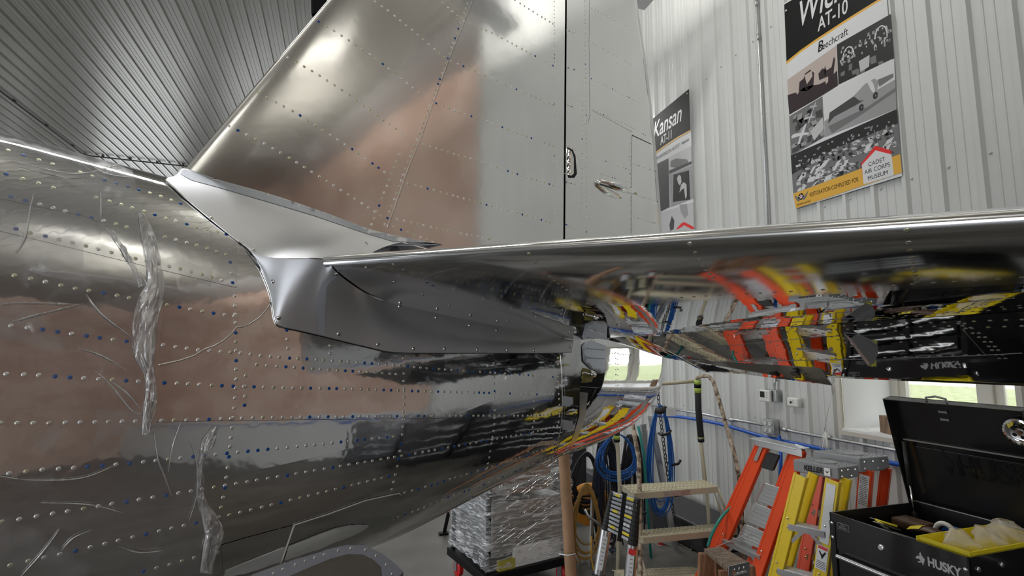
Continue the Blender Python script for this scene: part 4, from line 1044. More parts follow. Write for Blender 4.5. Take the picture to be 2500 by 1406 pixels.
# ceiling pipe with a bend, black thing hung by the fin
M_DPIPE = mat('dark_pipe', (.05, .05, .045), .5)
zc2 = CZ - .05
c0, c1, c2, c3 = on_z(-60, 180, zc2), on_z(185, 370, zc2), on_z(205, 379, zc2), on_z(600, 388, zc2)
cp = thing('ceiling_conduit', 'thin dark conduit fixed under the ribbed ceiling with a right-angle bend', 'conduit', c2)
MB().tube([Vector((c2.x, -8.8, zc2)), Vector((c2.x, c2.y - .15, zc2)), Vector((c2.x + .04, c2.y - .04, zc2)), Vector((c2.x + .15, c2.y, zc2)), Vector((WX - .1, c2.y, zc2))], .018, 8).build('pipe', M_DPIPE, cp, smooth=True)
for k in range(14):
    MB().box((c2.x + .4 + k * .6, c2.y, zc2 + .02), (.04, .06, .05)).build('clamp', M_DPIPE, cp)
for k in range(8):
    MB().box((c2.x, c2.y - .6 - k * 1.2, zc2 + .02), (.06, .04, .05)).build('clamp', M_DPIPE, cp)
hb = on_z(775, -60, CZ - .02)
bag = thing('hanging_bag', 'black fabric bag hanging from the ceiling just beyond the fin', 'bag', at_d(780, 20, 7.0))
p = at_d(778, 18, 7.0)
bg_ = MB(); rows = []
for j in range(9):
    f = j / 8; row = []
    for k in range(13):
        t = 2 * math.pi * k / 12; r_ = .10 * (0.75 + .25 * math.sin(f * 3.0)) * (1 + .08 * math.sin(3 * t + f * 5)); row.append(p + Vector((r_ * math.cos(t), r_ * math.sin(t), .55 - f * .68)))
    rows.append(row)
bg_.grid(rows).build('body', M_BLACK, bag, smooth=True)
MB().tube([p + Vector((0, 0, .55)), Vector((p.x, p.y, CZ - .01))], .012, 6).build('strap', M_BLACK, bag)
#@@PROPS
M_LORG = mat('orange_fibreglass', (0.80, 0.075, 0.012), 0.38); M_LYEL = mat('yellow_fibreglass', (0.86, 0.62, 0.01), 0.38)
M_ALU = alu('worn_aluminium', 0.32, col=(.72, .73, .74), b2=.1, s2=60); M_GREYP = mat('grey_moulded_plastic', (.26, .27, .28), .45, bump=.1, bscale=200)
M_LBL = mat('paper_label', (.82, .83, .84), .5); M_RUBB = mat('black_rubber', (.015, .015, .015), .5)
def floorpt(px, py): return on_z(px, py, 0.0)
def channel(mb, p, q, face, w_, d_, t_=0.004):
    """C channel from p to q: web faces direction 'face', flanges run back"""
    p, q = Vector(p), Vector(q); ax = (q - p).normalized(); f = Vector(face); f = (f - ax * f.dot(ax)).normalized(); sdir = ax.cross(f)
    L = (q - p).length; c = (p + q) / 2
    mb.box(c, (w_, t_, L), frame=(sdir, f, ax))
    for k in (-1, 1):
        mb.box(c + sdir * k * (w_ / 2 - t_ / 2) - f * d_ / 2, (t_, d_, L), frame=(sdir, f, ax))
        mb.box(c + sdir * k * (w_ / 2 - .008) + f * .002, (.012, t_, L), frame=(sdir, f, ax))
    return mb
def stepladder(name, label, tl, tr, bl, br, back_t, back_b, m, face, rw=.075, nst=4, capargs=None, steps_at=None, step_m=None, tread=.085, group=None, braces=True):
    r_ = thing(name, label, 'ladder', (bl + br) / 2, group)
    for a_, b_, sg in ((tl, bl, -1), (tr, br, 1)):
        channel(MB(), b_, a_, face, rw, .028).build('front_rail', m, r_)
        channel(MB(), b_ + back_b, a_ + back_t, face, rw * .75, .022).build('rear_rail', m, r_)
        for e in (b_, b_ + back_b): MB().box(e + Vector((0, 0, .02)), (.09, .05, .04)).build('foot', M_RUBB, r_)
    for i in range(nst):
        f = steps_at[i] if steps_at else (i + 1) / (nst + 1)
        a_, b_ = tl.lerp(bl, f), tr.lerp(br, f)
        a2 = a_.lerp(b_, .02); b2 = a_.lerp(b_, .98); d = (b2 - a2).normalized(); out = Vector(face); out.z = 0; out = (out - d * out.dot(d)).normalized()
        st_ = MB()
        st_.box((a2 + b2) / 2 - out * .03, ((b2 - a2).length, tread, .004), frame=(d, d.cross(Vector((0, 0, 1))), Vector((0, 0, 1))))
        st_.box((a2 + b2) / 2 + out * (.012) - Vector((0, 0, .016)), ((b2 - a2).length, .003, .034), frame=(d, d.cross(Vector((0, 0, 1))), Vector((0, 0, 1))))
        for k in range(5): st_.box((a2 + b2) / 2 - out * (.03 - (k - 2) * .016) + Vector((0, 0, .0035)), ((b2 - a2).length, .004, .003), frame=(d, d.cross(Vector((0, 0, 1))), Vector((0, 0, 1))))
        so = st_.build('step', step_m or M_ALU, r_)
        if braces:
            for e, sg in ((a2, 1), (b2, -1)):
                MB().beam(e + d * sg * .01 - Vector((0, 0, .10)), e + d * sg * .09 - Vector((0, 0, .01)), .004, .02).build('step_brace', M_ALU, r_)
        for e in (a_, b_):
            for k in (-.02, .03): MB().lathe(e + Vector((0, 0, k)) + out * .005, out, [(.007, 0), (.005, .003)], 8).build('rivet', M_SCREW, r_)
    return r_
def cap_block(par, A_, B_, C_, h, m, name='top_cap', dr=.02, taper=.0):
    """moulded cap: A,B front edge (top), C end of the side edge from B; h height"""
    D_ = A_ + (C_ - B_); z = Vector((0, 0, h)); cen = (A_ + C_) / 2
    mb = MB(); top = [A_, B_, C_, D_]; bot = [p - z + (p - cen) * taper for p in top]
    mb.add(top + bot, [(0, 1, 2, 3), (7, 6, 5, 4), (0, 4, 5, 1), (1, 5, 6, 2), (2, 6, 7, 3), (3, 7, 4, 0)])
    o = mb.build(name, m, par, bevel=.006)
    x = (B_ - A_).normalized(); y_ = (D_ - A_).normalized(); L, W = (B_ - A_).length, (D_ - A_).length
    up = Vector((0, 0, 1))
    MB().lathe(A_ + x * L * .52 + y_ * W * .5 + up * .0005, up, [(W * .30, 0), (W * .30, .004), (W * .24, .004), (W * .22, .0005)], 20).build('tool_recess', m, o, smooth=False)
    tx = MB()
    for i in range(12):
        for j in range(5):
            if abs(i - 6) < 2.6 and 0 < j < 4: continue
            tx.box(A_ + x * L * (.06 + i * .08) + y_ * W * (.14 + j * .18) + up * .001, (.012, .009, .003), frame=(x, y_, up))
    t_ = tx.build('grip_texture', m, o); t_['kind'] = 'stuff'
    for i, j in ((.15, .3), (.45, .3), (.8, .35), (.15, .75), (.6, .8)):
        MB().lathe(B_ + (C_ - B_) * i - up * h * j + x * .002, x, [(.008, 0), (.006, .004)], 10).build('rivet', M_SCREW, o)
    return o, x, y_
# yellow stepladder, printed cap
FWD = Vector((math.sin(R(YAW)), math.cos(R(YAW)), 0)); TOC = lambda p: Vector((-p.x, -p.y, 0)).normalized()
yA, yB, yC = at_d(1936, 1121, 3.22), at_d(2046, 1140, 3.02), at_d(2096, 1132, 3.12)
zy = yA.z
def atz(px, py, z): return on_z(px, py, z)
yB, yC = atz(2046, 1141, zy), atz(2096, 1134, zy)
ytl, ytr = atz(1953, 1160, zy - .06), atz(2032, 1172, zy - .06)
ybl, ybr = floorpt(1846, 1590), floorpt(1972, 1640)
n_y = (yB - yA).normalized(); fy_ = Vector((n_y.y, -n_y.x, 0))
if fy_.dot(TOC(yA)) < 0: fy_ = -fy_
backy = (yC - yB)
yl_ = stepladder('stepladder', 'yellow fibreglass stepladder with grey printed cap and white labels', ytl, ytr, ybl, ybr, backy * .62, backy * .62 + FWD * .06, M_LYEL, fy_, steps_at=[.27, .52, .77], nst=3)
co, cx_, cy_ = cap_block(yl_, yA, yB, yC, .072, M_GREYP)
text('KELLER', M_BLACK, co, yA + n_y * (yB - yA).length * .26 - Vector((0, 0, .050)) + fy_ * .009, n_y, Vector((0, 0, 1)), .044, shear=.15, xs=.78, off=.0012)
o_ = MB().box(yA + n_y * (yB - yA).length * .78 - Vector((0, 0, .036)) + fy_ * .010, (.034, .002, .045), frame=(n_y, fy_, Vector((0, 0, 1)))).build('label', M_LBL, co)
MB().add([yA + n_y * ((yB - yA).length * .78 + a_) - Vector((0, 0, .036 - b_)) + fy_ * .0115 for a_, b_ in ((-.012, .006), (0, -.008), (.012, .006), (.008, .006), (0, 0), (-.008, .006))], [(0, 1, 4, 5), (1, 2, 3, 4)]).build('emblem', M_BLACK, co)
def rail_label(par, tp_, bt_, f0, f1, wd, m, fc, off=0.0, name='label'):
    a_, b_ = tp_.lerp(bt_, f0), tp_.lerp(bt_, f1); ax = (b_ - a_).normalized(); f = (fc - ax * fc.dot(ax)).normalized(); s_ = ax.cross(f)
    o = MB().box((a_ + b_) / 2 + f * .0065 + s_ * off, (wd, .001, (b_ - a_).length), frame=(s_, f, ax)).build(name, m, par)
    return o, a_ + f * .0075, s_, ax, f
rail_label(yl_, ytr, ybr, .02, .33, .05, M_LBL, fy_)
lb, la, ls, lax, lf_ = rail_label(yl_, ytr, ybr, .345, .47, .06, M_LBL, fy_)
MB().box(la + lax * .012, (.05, .001, .016), frame=(ls, lf_, lax)).build('danger_mark', M_RED, lb)
for k in range(5): MB().box(la + lax * (.09 + k * .009), (.05, .001, .003), frame=(ls, lf_, lax)).build('print_line', M_G[1], lb)
MB().add([la + ls * a_ + lax * b_ + lf_ * .0006 for a_, b_ in ((-.02, .03), (-.012, .03), (.0, .05), (.014, .032), (.02, .036), (.004, .06), (.0, .075), (-.008, .06))], [tuple(range(8))]).build('pictogram', M_BLACK, lb)
# orange stepladder behind it, grey cap
oA = atz(1985, 1100, zy + .03); oB = atz(2098, 1118, zy + .03); oC = atz(2168, 1112, zy + .03)
n_o = (oB - oA).normalized(); fo_ = Vector((n_o.y, -n_o.x, 0)); fo_ = fo_ if fo_.dot(TOC(oA)) > 0 else -fo_
sh = Vector((0, 0, -.07))
otl, otr = oA.lerp(oB, .12) + sh, oB + (oC - oB) * .18 + sh
o2 = stepladder('stepladder', 'orange fibreglass stepladder with plain grey cap, behind the yellow one', otl, otr, floorpt(1935, 1560), floorpt(2080, 1570), (oC - oB) * .7, (oC - oB) * .7 + FWD * .05, M_LORG, fo_, steps_at=[.27, .52, .77], nst=3)
cap_block(o2, oA, oB, oC, .085, M_GREYP, taper=.05)
lb, la, ls, lax, lf_ = rail_label(o2, otr, floorpt(2080, 1570), .03, .26, .055, M_LBL, fo_)
for k in range(16): MB().box(la + lax * (.02 + k * .011), (.045 if k % 4 else .03, .001, .004), frame=(ls, lf_, lax)).build('print_line', M_G[2], lb)
# orange stepladder leaning by the outlet, aluminium cap
zA = zy + .16
pA, pB = at_d(1866, 1078, 3.75), at_d(1950, 1098, 3.5)
n_p = (pB - pA).normalized(); fp_ = Vector((n_p.y, -n_p.x, 0)); fp_ = fp_ if fp_.dot(TOC(pA)) > 0 else -fp_
plb, prb = floorpt(1690, 1495), floorpt(1790, 1560)
l1 = stepladder('stepladder', 'orange fibreglass stepladder with bare aluminium top, leaning below the outlet box', pA, pB, plb, prb, FWD * .10 + n_p * .03, FWD * .12, M_LORG, fp_, rw=.085, steps_at=[.58, .83], nst=2, tread=.11)
up_ = (pA - plb).normalized()
topc = MB(); topc.box((pA + pB) / 2 + up_ * .01 + FWD * .05, ((pB - pA).length + .10, .15, .006), frame=(n_p, n_p.cross(Vector((0, 0, 1))), Vector((0, 0, 1))))
topc.box((pA + pB) / 2 + fp_ * .028 + up_ * -.012, ((pB - pA).length + .10, .004, .05), frame=(n_p, fp_, Vector((0, 0, 1))))
topc.build('top_cap', M_ALU, l1, bevel=.002)
MB().add([pB + n_p * .05 + Vector((0, 0, .03)), pB + n_p * .05 - Vector((0, 0, .06)), pB + n_p * .06 + FWD * .16 - Vector((0, 0, .02)), pB + n_p * .06 + FWD * .14 + Vector((0, 0, .03))], [(0, 1, 2, 3)]).build('side_bracket', M_ALU, l1)
# wide aluminium treads folded between its rails
np_ = (prb - pB).cross(n_p).normalized(); np_ = np_ if np_.dot(TOC(pA)) > 0 else -np_
for q4 in ([(1868, 1180), (1914, 1194), (1899, 1243), (1847, 1222)], [(1845, 1229), (1897, 1249), (1881, 1298), (1826, 1274)], [(1823, 1281), (1879, 1304), (1866, 1345), (1803, 1317)]):
    pts = [hitp(x_, y_, pA - np_ * .035, np_) for x_, y_ in q4]
    tr_ = MB().prism(pts, np_ * .022).build('folded_tread', M_ALU, l1, bevel=.003)
    for g in (.2, .4, .6, .8): MB().beam(pts[0].lerp(pts[3], g) + np_ * .024, pts[1].lerp(pts[2], g) + np_ * .024, .004, .004).build('tread_rib', M_ALU, tr_)
    MB().beam(pts[0].lerp(pts[1], .08) + np_ * .024, pts[3].lerp(pts[2], .08) + np_ * .024, .012, .004).build('tread_edge', M_SIL if 'M_SIL' in globals() else M_ALU, tr_)
a_ = pA.lerp(plb, .05) + fp_ * .012; MB().box(a_ + n_p * .0 - (pA - plb).normalized() * .03, (.03, .004, .11), frame=(n_p, fp_, up_)).build('rail_plate', M_ALU, l1)
MB().box(pA.lerp(pB, .45) + FWD * .02 - up_ * .13, (.10, .03, .12), frame=(n_p, fp_, up_)).build('rubber_corner', M_RUBB, l1, bevel=.01)
MB().beam(pA.lerp(plb, .62) + fp_ * .03, pA.lerp(prb, .50) + fp_ * .03, .025, .004).build('spreader', M_ALU, l1)
# wooden step stool
M_WOOD = mat('worn_pine', (.30, .13, .06), .55, col2=(.44, .22, .12), var=.3, vscale=14, stretch=(6, 6, .6))
M_WOODG = mat('grey_worn_wood', (.20, .13, .08), .65, col2=(.33, .24, .17), var=.3, vscale=18, stretch=(1, 5, 1))
wz = at_d(1770, 1355, 2.45).z
wA, wB, wC, wD = on_z(1718, 1338, wz), on_z(1748, 1347, wz), on_z(1832, 1382, wz), on_z(1762, 1334, wz)
wB = on_z(1775, 1385, wz); wC = on_z(1828, 1372, wz)
ws = thing('wooden_step_stool', 'worn reddish wooden step stool with metal corner brackets', 'step stool', Vector(((wA.x + wC.x) / 2, (wA.y + wC.y) / 2, 0)))
top_ = [wA, wB, wC, wD]
MB().prism([p - Vector((0, 0, .02)) for p in top_], (0, 0, .02)).build('top_board', M_WOODG, ws, bevel=.002)
for p, q_ in ((wA, (1655, 1560)), (wB, (1725, 1640)), (wC, (1860, 1560)), (wD, (1800, 1520))):
    cc_ = (wA + wC) / 2; fl = cc_ + (p - cc_) * 1.45; fl.z = 0; pp = p + ((wA + wC) / 2 - p) * .12 - Vector((0, 0, .02))
    MB().beam(fl, pp, .075, .026, up=(wB - wA)).build('leg', M_WOOD, ws, bevel=.002)
ab = (wB - wA).normalized()
MB().beam(wA - Vector((0, 0, .26)) - ab * .0, wB - Vector((0, 0, .26)), .09, .02).build('step_board', M_WOODG, ws)
bc = (wC - wB).normalized(); nb = Vector((bc.y, -bc.x, 0)); nb = nb if nb.dot(TOC(wB)) > 0 else -nb
br_ = MB().box((wB + wC) / 2 - Vector((0, 0, .03)) + nb * .004, ((wC - wB).length * .95, .004, .07), frame=(bc, nb, Vector((0, 0, 1)))).build('corner_bracket', M_GALV, ws)
for k in (-1, 0, 1):
    for j in (0, 1): MB().lathe((wB + wC) / 2 + bc * k * .03 - Vector((0, 0, .015 + j * .03)) + nb * .006, nb, [(.006, 0), (.004, .003)], 8).build('bolt', M_SCREW, br_)
for k in (-1, 1): MB().lathe((wB + wC) / 2 + bc * k * .0 + bc * k * .02 + nb * .008 - Vector((0, 0, .035)), bc, [(.008, -.02), (.008, .02)], 8).build('hinge_knuckle', M_GALV, br_)
# rolling stairs, cream with chipped paint
M_CREAM = mat('chipped_cream_paint', (.60, .56, .42), .5, bump=.1, bscale=80, bdist=.002)
M_RUST = mat('rusted_cream_paint', (.10, .045, .02), .6, col2=(.68, .58, .44), var=.4, vscale=26)
zt_ = at_d(1620, 1190, 3.95).z; z2 = zt_ - .30; z3 = zt_ - .60
rs = thing('rolling_stairs', 'cream painted rolling steel stairs with chipped handrails against the wall', 'stairs', on_z(1640, 1480, 0))
def quadz(px4, z): return [on_z(x_, y_, z) for x_, y_ in px4]
def tread(q4, nm='tread'):
    o = MB().prism([p - Vector((0, 0, .002)) for p in q4], (0, 0, -.003)); 
    for p, q_ in ((q4[0], q4[1]), (q4[1], q4[2]), (q4[2], q4[3]), (q4[3], q4[0])): o.beam(p - Vector((0, 0, .022)), q_ - Vector((0, 0, .022)), .006, .044)
    to = o.build(nm, M_CREAM, rs)
    g = MB(); n_ = 22; m_ = 7
    for i in range(n_ + 1):
        for j in range(m_):
            f = i / n_; a_ = q4[3].lerp(q4[2], f); b_ = q4[0].lerp(q4[1], f); d = (b_ - a_)
            u0, u1 = j / m_, (j + .5) / m_
            off = .5 / n_ if (i + j) % 2 else 0
            p = a_ + d * u0; q_ = a_ + d * (j + 1) / m_ + (q4[2] - q4[3]) * (.6 / n_) * (1 if j % 2 else -1)
            g.beam(p + Vector((0, 0, .002)), q_ + Vector((0, 0, .002)), .004, .005)
    go = g.build('grating', M_CREAM, to); go['kind'] = 'stuff'
    return to
T1 = quadz([(1519, 1184), (1720, 1172), (1752, 1188), (1548, 1204)], zt_)
T2 = quadz([(1545, 1296), (1765, 1278), (1800, 1290), (1570, 1312)], z2)
T3 = quadz([(1500, 1392), (1690, 1384), (1740, 1404), (1540, 1416)], z3)
for q4 in (T1, T2, T3): tread(q4)
MB().box((T1[2] + T1[3]) / 2 + Vector((0, 0, -.024)) + (T1[3] - T1[0]).normalized() * .006, (.22, .004, .036), frame=((T1[2] - T1[3]).normalized(), (T1[3] - T1[0]).normalized(), Vector((0, 0, 1)))).build('worn_plate', M_GALV, rs)
def rail3(pxs, r, m, nm): return MB().tube([at_d(*q) for q in pxs], r, 10).build(nm, m, rs, smooth=True)
rail3([(1543, 1030, 3.9), (1551, 1075, 3.88), (1560, 1120, 3.85), (1562, 1250, 3.8), (1563, 1400, 3.7), (1566, 1560, 3.6)], .017, M_RUST, 'handrail')
rail3([(1505, 1035, 4.15), (1508, 1090, 4.15), (1513, 1190, 4.12), (1508, 1400, 4.05), (1505, 1500, 4.0)], .016, M_CREAM, 'post')
rail3([(1703, 925, 4.3), (1705, 1000, 4.3), (1711, 1080, 4.28), (1722, 1178, 4.2)], .016, M_CREAM, 'post')
rail3([(1702, 940, 4.32), (1702, 924, 4.3), (1712, 918, 4.28), (1730, 918, 4.24), (1741, 930, 4.2), (1758, 985, 4.12), (1776, 1050, 4.04), (1795, 1115, 3.98), (1803, 1160, 3.95), (1809, 1220, 3.9), (1812, 1290, 3.85), (1815, 1560, 3.62)], .017, M_RUST, 'handrail')
rail3([(1702, 930, 4.32), (1650, 934, 4.34), (1600, 938, 4.36), (1515, 960, 4.2)], .016, M_CREAM, 'top_rail')
rail3([(1725, 1195, 4.18), (1732, 1290, 4.1), (1742, 1480, 4.0)], .014, M_CREAM, 'leg')
rail3([(1742, 1190, 4.1), (1768, 1280, 4.05)], .008, M_CREAM, 'brace'); rail3([(1752, 1190, 4.05), (1784, 1285, 4.0)], .010, M_CREAM, 'brace')
rail3([(1555, 1320, 3.8), (1600, 1480, 3.7)], .008, M_CREAM, 'brace')
M_FOAM = mat('dark_foam', (.025, .025, .028), .9, bump=.2, bscale=120); M_LIME = mat('lime_tape', (.42, .58, .10), .5)
rail3([(1703.5, 950, 4.3), (1705, 1000, 4.3), (1711, 1066, 4.28)], .027, M_FOAM, 'foam_grip')
for a_, b_ in (((1703, 928), (1703.4, 938)), ((1703.4, 945), (1703.8, 958)), ((1710.5, 1060), (1711.3, 1071))):
    rail3([(a_[0], a_[1], 4.3), (b_[0], b_[1], 4.3)], .029, M_LIME, 'tape_band')
rail3([(1711.3, 1071, 4.28), (1711.8, 1078, 4.28)], .027, M_BLACK, 'tape_band'); rail3([(1703, 937, 4.3), (1703.5, 946, 4.3)], .030, M_BLACK, 'tape_band')
rail3([(1505, 1062, 4.15), (1505.5, 1071, 4.15)], .027, M_LIME, 'tape_band'); rail3([(1505, 1048, 4.15), (1505.3, 1062, 4.15)], .026, M_FOAM, 'tape_band'); rail3([(1505.5, 1071, 4.15), (1506, 1078, 4.15)], .026, M_BLACK, 'tape_band')
# telescoping ladder
M_RUNG = alu('dark_rung', .35, col=(.30, .31, .32)); M_SIL = alu('silver_tube', .25, col=(.8, .81, .83)); M_YLAB = mat('yellow_label', (.85, .70, .03), .5)
tl = thing('telescoping_ladder', 'collapsed telescoping ladder with silver legs and yellow rung labels', 'ladder', at_d(1500, 1400, 3.3))
Lt, Lb, Rt, Rb = at_d(1497, 1200, 3.45), at_d(1480, 1292, 3.42), at_d(1556, 1216, 3.30), at_d(1545, 1328, 3.27)
for a_, b_, e in ((Lt, Lb, at_d(1462, 1400, 3.39)), (Rt, Rb, at_d(1534, 1440, 3.24))):
    n_ = 10; pts, rs_ = [], []
    for i in range(n_):
        for f, r_ in ((0, .022 + i * .0012), (.8, .022 + i * .0012), (.85, .019 + i * .001), (.98, .019 + i * .001)): pts.append(a_.lerp(b_, (i + f) / n_)); rs_.append(r_)
    MB().tube(pts, rs_, 12).build('collar_stack', M_RUBB, tl, smooth=False)
    MB().tube([b_, e], .036, 16).build('side_tube', M_SIL, tl, smooth=True, autos=40)
    ax = (e - b_).normalized(); fr = TOC(b_); fr = (fr - ax * fr.dot(ax)).normalized(); sd = ax.cross(fr)
    lab = MB().box(b_.lerp(e, .5) + fr * .0362, (.03, .002, (e - b_).length * .75), frame=(sd, fr, ax)).build('label', M_LBL, tl)
    for k in range(7): MB().box(b_.lerp(e, .2 + k * .09) + fr * .0378, (.018, .001, .004), frame=(sd, fr, ax)).build('print_line', M_G[2], lab)
    if e.z > 0 and e is not None and a_ is Rt: MB().box(b_.lerp(e, .13) + fr * .037, (.045, .002, .035), frame=(sd, fr, ax)).build('red_label', M_RED, tl)
    MB().tube([e, e + ax * .06], .042, 14).build('foot', M_RUBB, tl, smooth=True, autos=40)
    MB().tube([e + ax * .06, e + ax * .09], .030, 12).build('foot_pad', M_RED, tl)
for i in range(10):
    f = (i + .4) / 10; a_, b_ = Lt.lerp(Lb, f), Rt.lerp(Rb, f); d = (b_ - a_).normalized(); fr = TOC(a_); ax = Vector((0, 0, 1))
    ro = MB().box((a_ + b_) / 2 + fr * .006, ((b_ - a_).length, .04, .026), frame=(d, fr, d.cross(fr))).build('rung', M_RUNG, tl, bevel=.003)
    if i in (0, 4, 8):
        for k, w_ in ((.2, .04), (.72, .06)): MB().box(a_.lerp(b_, k) + fr * .0275, (w_, .001, .02), frame=(d, fr, d.cross(fr))).build('label', M_YLAB, ro)
    if i in (2, 6):
        for k in (.62, .74): MB().box(a_.lerp(b_, k) + fr * .0275, (.018, .001, .02), frame=(d, fr, d.cross(fr))).build('label', M_LBL, ro)
    MB().box(a_.lerp(b_, .9) + fr * .028, (.02, .008, .014), frame=(d, fr, d.cross(fr))).build('latch', M_RUBB, ro)
mid_t, mid_b = (Lt + Rt) / 2, (Lb + Rb) / 2; fr = TOC(mid_t)
MB().beam(mid_t + fr * .032 + Vector((0, 0, .02)), mid_b + fr * .032 - Vector((0, 0, .02)), .028, .004, up=fr).build('strap', M_BLACK, tl)
# --- cable corner
M_CBLK = mat('black_cable', (.018, .018, .022), .5); M_CNAVY = mat('navy_cable', (.02, .035, .09), .45); M_CBLU = mat('blue_cable', (.015, .13, .48), .45)
M_CYEL = mat('amber_cable', (.42, .24, .06), .5); M_TEAL = mat('teal_hose', (.02, .28, .24), .4); M_OR2 = mat('orange_reel', (.62, .24, .02), .45)
rc = random.Random(5)
def hangloop(cx, cy, w_, h_, dep, r, m, par, nm='loop', skew=0):
    pts = []; jx, jy = rc.uniform(-4, 4), rc.uniform(-6, 10); w_ *= rc.uniform(.8, 1.12); h_ *= rc.uniform(.92, 1.06)
    for i in range(26):
        t = 2 * math.pi * i / 26; x_ = math.sin(t) * w_ * (0.55 + .45 * (1 - math.cos(t)) / 2) * .5; y_ = (1 - math.cos(t)) / 2 * h_
        pts.append(at_d(cx + jx * math.sin(t / 2) + x_ + skew * y_ / h_, cy + y_ + jy * (y_ / h_), dep + rc.uniform(-.006, .006) + .03 * math.sin(t)))
    return MB().tube(pts, r, 6, closed=True).build(nm, m, par, smooth=True)
hk = lambda px, py, d: at_d(px, py, d)
c1 = thing('cable_coil', 'long coil of blue cable hanging from a chain beside the stairs', 'cable', hk(1612, 990, 4.75))
for i in range(9): hangloop(1612, 988, 56 + i * 3, 240 + i * 4, 4.72, .0055, M_CBLU, c1)
MB().tube([hk(1600, 1000, 4.7), hk(1612, 1004, 4.68), hk(1626, 998, 4.7)], .03, 8).build('hook', M_RUBB, c1, smooth=True)
c2_ = thing('cable_coil', 'blue cable coil looped low behind the stair post, below the rudder', 'cable', hk(1500, 1080, 4.5))
for i in range(7): hangloop(1508, 1060 , 110 + i * 3, 92 + i * 5, 4.45, .0058, M_CBLU, c2_)
c3_ = thing('cable_coil', 'thick bundle of black and navy cables hanging beside the cardboard tube', 'cable', hk(1480, 1080, 4.6))
for i in range(16): hangloop(1468 + i * 1.5, 1060 + (i % 4) * 6, 46 + (i * 7) % 26, 290 - (i * 23) % 90, 4.62, .0075, (M_CBLK, M_CNAVY, M_CBLK)[i % 3], c3_, skew=(i % 5) * 5 - 6)
c4_ = thing('cable_coil', 'black cable bundle hanging behind the cream stair posts', 'cable', hk(1540, 1080, 4.8))
for i in range(12): hangloop(1532 + i * 2, 1062, 40 + (i * 5) % 20, 300 - (i * 31) % 110, 4.85, .0075, M_CBLK, c4_)
c5_ = thing('cable_coil', 'black cable coil high up next to the cardboard tube', 'cable', hk(1430, 1120, 4.6))
for i in range(9): hangloop(1432, 1104 + i, 78 + i * 2, 120 + i * 3, 4.66, .009, M_CBLK, c5_)
c6_ = thing('cord_coil', 'amber extension cord hung in a tall coil in front of the orange reel', 'cord', hk(1425, 1190, 4.4))
for i in range(10): hangloop(1432, 1180 + i * 2, 74 + i * 2, 150 + (i * 37) % 70, 4.42, .0075, M_CYEL, c6_)
reel = thing('cord_reel', 'round orange plastic cord reel behind the amber cord', 'reel', hk(1440, 1235, 4.7))
fr = TOC(hk(1440, 1235, 4.7)); MB().lathe(hk(1440, 1232, 4.7), fr, [(.14, -.04), (.19, -.03), (.19, .0), (.17, .02), (.06, .03)], 24).build('body', M_OR2, reel, smooth=True, autos=40)
for y_ in (1212, 1226): MB().beam(hk(1412, y_, 4.62), hk(1458, y_ - 3, 4.62), .015, .015).build('strap', M_BLACK, reel)
ch = thing('chain', 'black steel chain hanging down among the blue cables by the wall', 'chain', hk(1607, 950, 4.85))
for i in range(42):
    f = i / 41; c_ = hk(lerp(1606, 1662, f ** 1.2), lerp(950, 1370, f), 4.85); ang = (i % 2) * math.pi / 2 + rc.uniform(-.2, .2)
    x = Vector((math.cos(ang), math.sin(ang), 0)); u = Vector((.1, 0, 1)).normalized()
    pts = [c_ + x * .014 * math.cos(t) + u * .026 * math.sin(t) for t in [2 * math.pi * k / 8 for k in range(8)]]
    MB().tube(pts, .0045, 5, closed=True).build('link', M_CBLK, ch, smooth=True)
# storage rack the cables hang on
rk = thing('cable_rack', 'aluminium upright rails with rubber hooks that hold the hanging cables', 'rack', hk(1560, 1420, 5.0))
for q0, q1, w_, m in (((1588, 1015, 4.95), (1658, 1385, 4.7), .05, M_ALU), ((1570, 1035, 5.0), (1590, 1330, 4.95), .05, M_GALV), ((1497, 1070, 4.8), (1495, 1400, 4.75), .045, M_ALU), ((1447, 1200, 4.5), (1440, 1400, 4.45), .02, M_ALU)):
    MB().beam(hk(*q0), hk(*q1), w_, .03).build('upright', m, rk)
for q in ((1616, 1062, 4.7), (1640, 1135, 4.75), (1648, 1210, 4.7), (1668, 1353, 4.7), (1492, 1145, 4.7), (1560, 1255, 4.7)):
    p = hk(*q); MB().tube([p + FWD * .1, p, p + Vector((.05, -.03, .015)), p + Vector((.07, -.04, .05))], .013, 7).build('hook', M_RUBB, rk, smooth=True)
MB().tube([hk(1428, 1243, 4.3), hk(1437, 1262, 4.28), hk(1452, 1272, 4.3), hk(1475, 1290, 4.35)], .012, 8).build('hook', M_GALV, rk, smooth=True)
MB().box(hk(1570, 1065, 5.2), (.10, .02, .12)).build('plate', M_LBL, rk)
g1 = MB().tube([hk(1558, 1040, 4.6), hk(1572, 1110, 4.62), hk(1580, 1230, 4.6), hk(1592, 1400, 4.5)], .012, 8).build('garden_hose', M_TEAL, None, smooth=True)
tag(g1, 'teal hose hanging straight down behind the stair handrail', 'hose')
pts_ = [hk(1728, 1335, 3.6), hk(1738, 1305, 3.62), hk(1760, 1265, 3.66), hk(1790, 1235, 3.8), hk(1825, 1222, 4.0)]
g2_ = MB().tube([Vector(poly_at([tuple(p) for p in pts_], i / 20)) for i in range(21)], .010, 8).build('garden_hose', M_TEAL, None, smooth=True)
tag(g2_, 'teal hose curving up from the wooden stool behind the orange ladder', 'hose')
g3_ = MB().tube([hk(1444, 1310, 4.1), hk(1443, 1360, 4.1), hk(1452, 1406, 4.05), hk(1470, 1440, 4.0)], .006, 6).build('extension_cable', mat('yellow_cord', (.75, .42, .04), .5), None, smooth=True)
tag(g3_, 'thin yellow cable trailing down beside the silver ladder leg', 'cable')
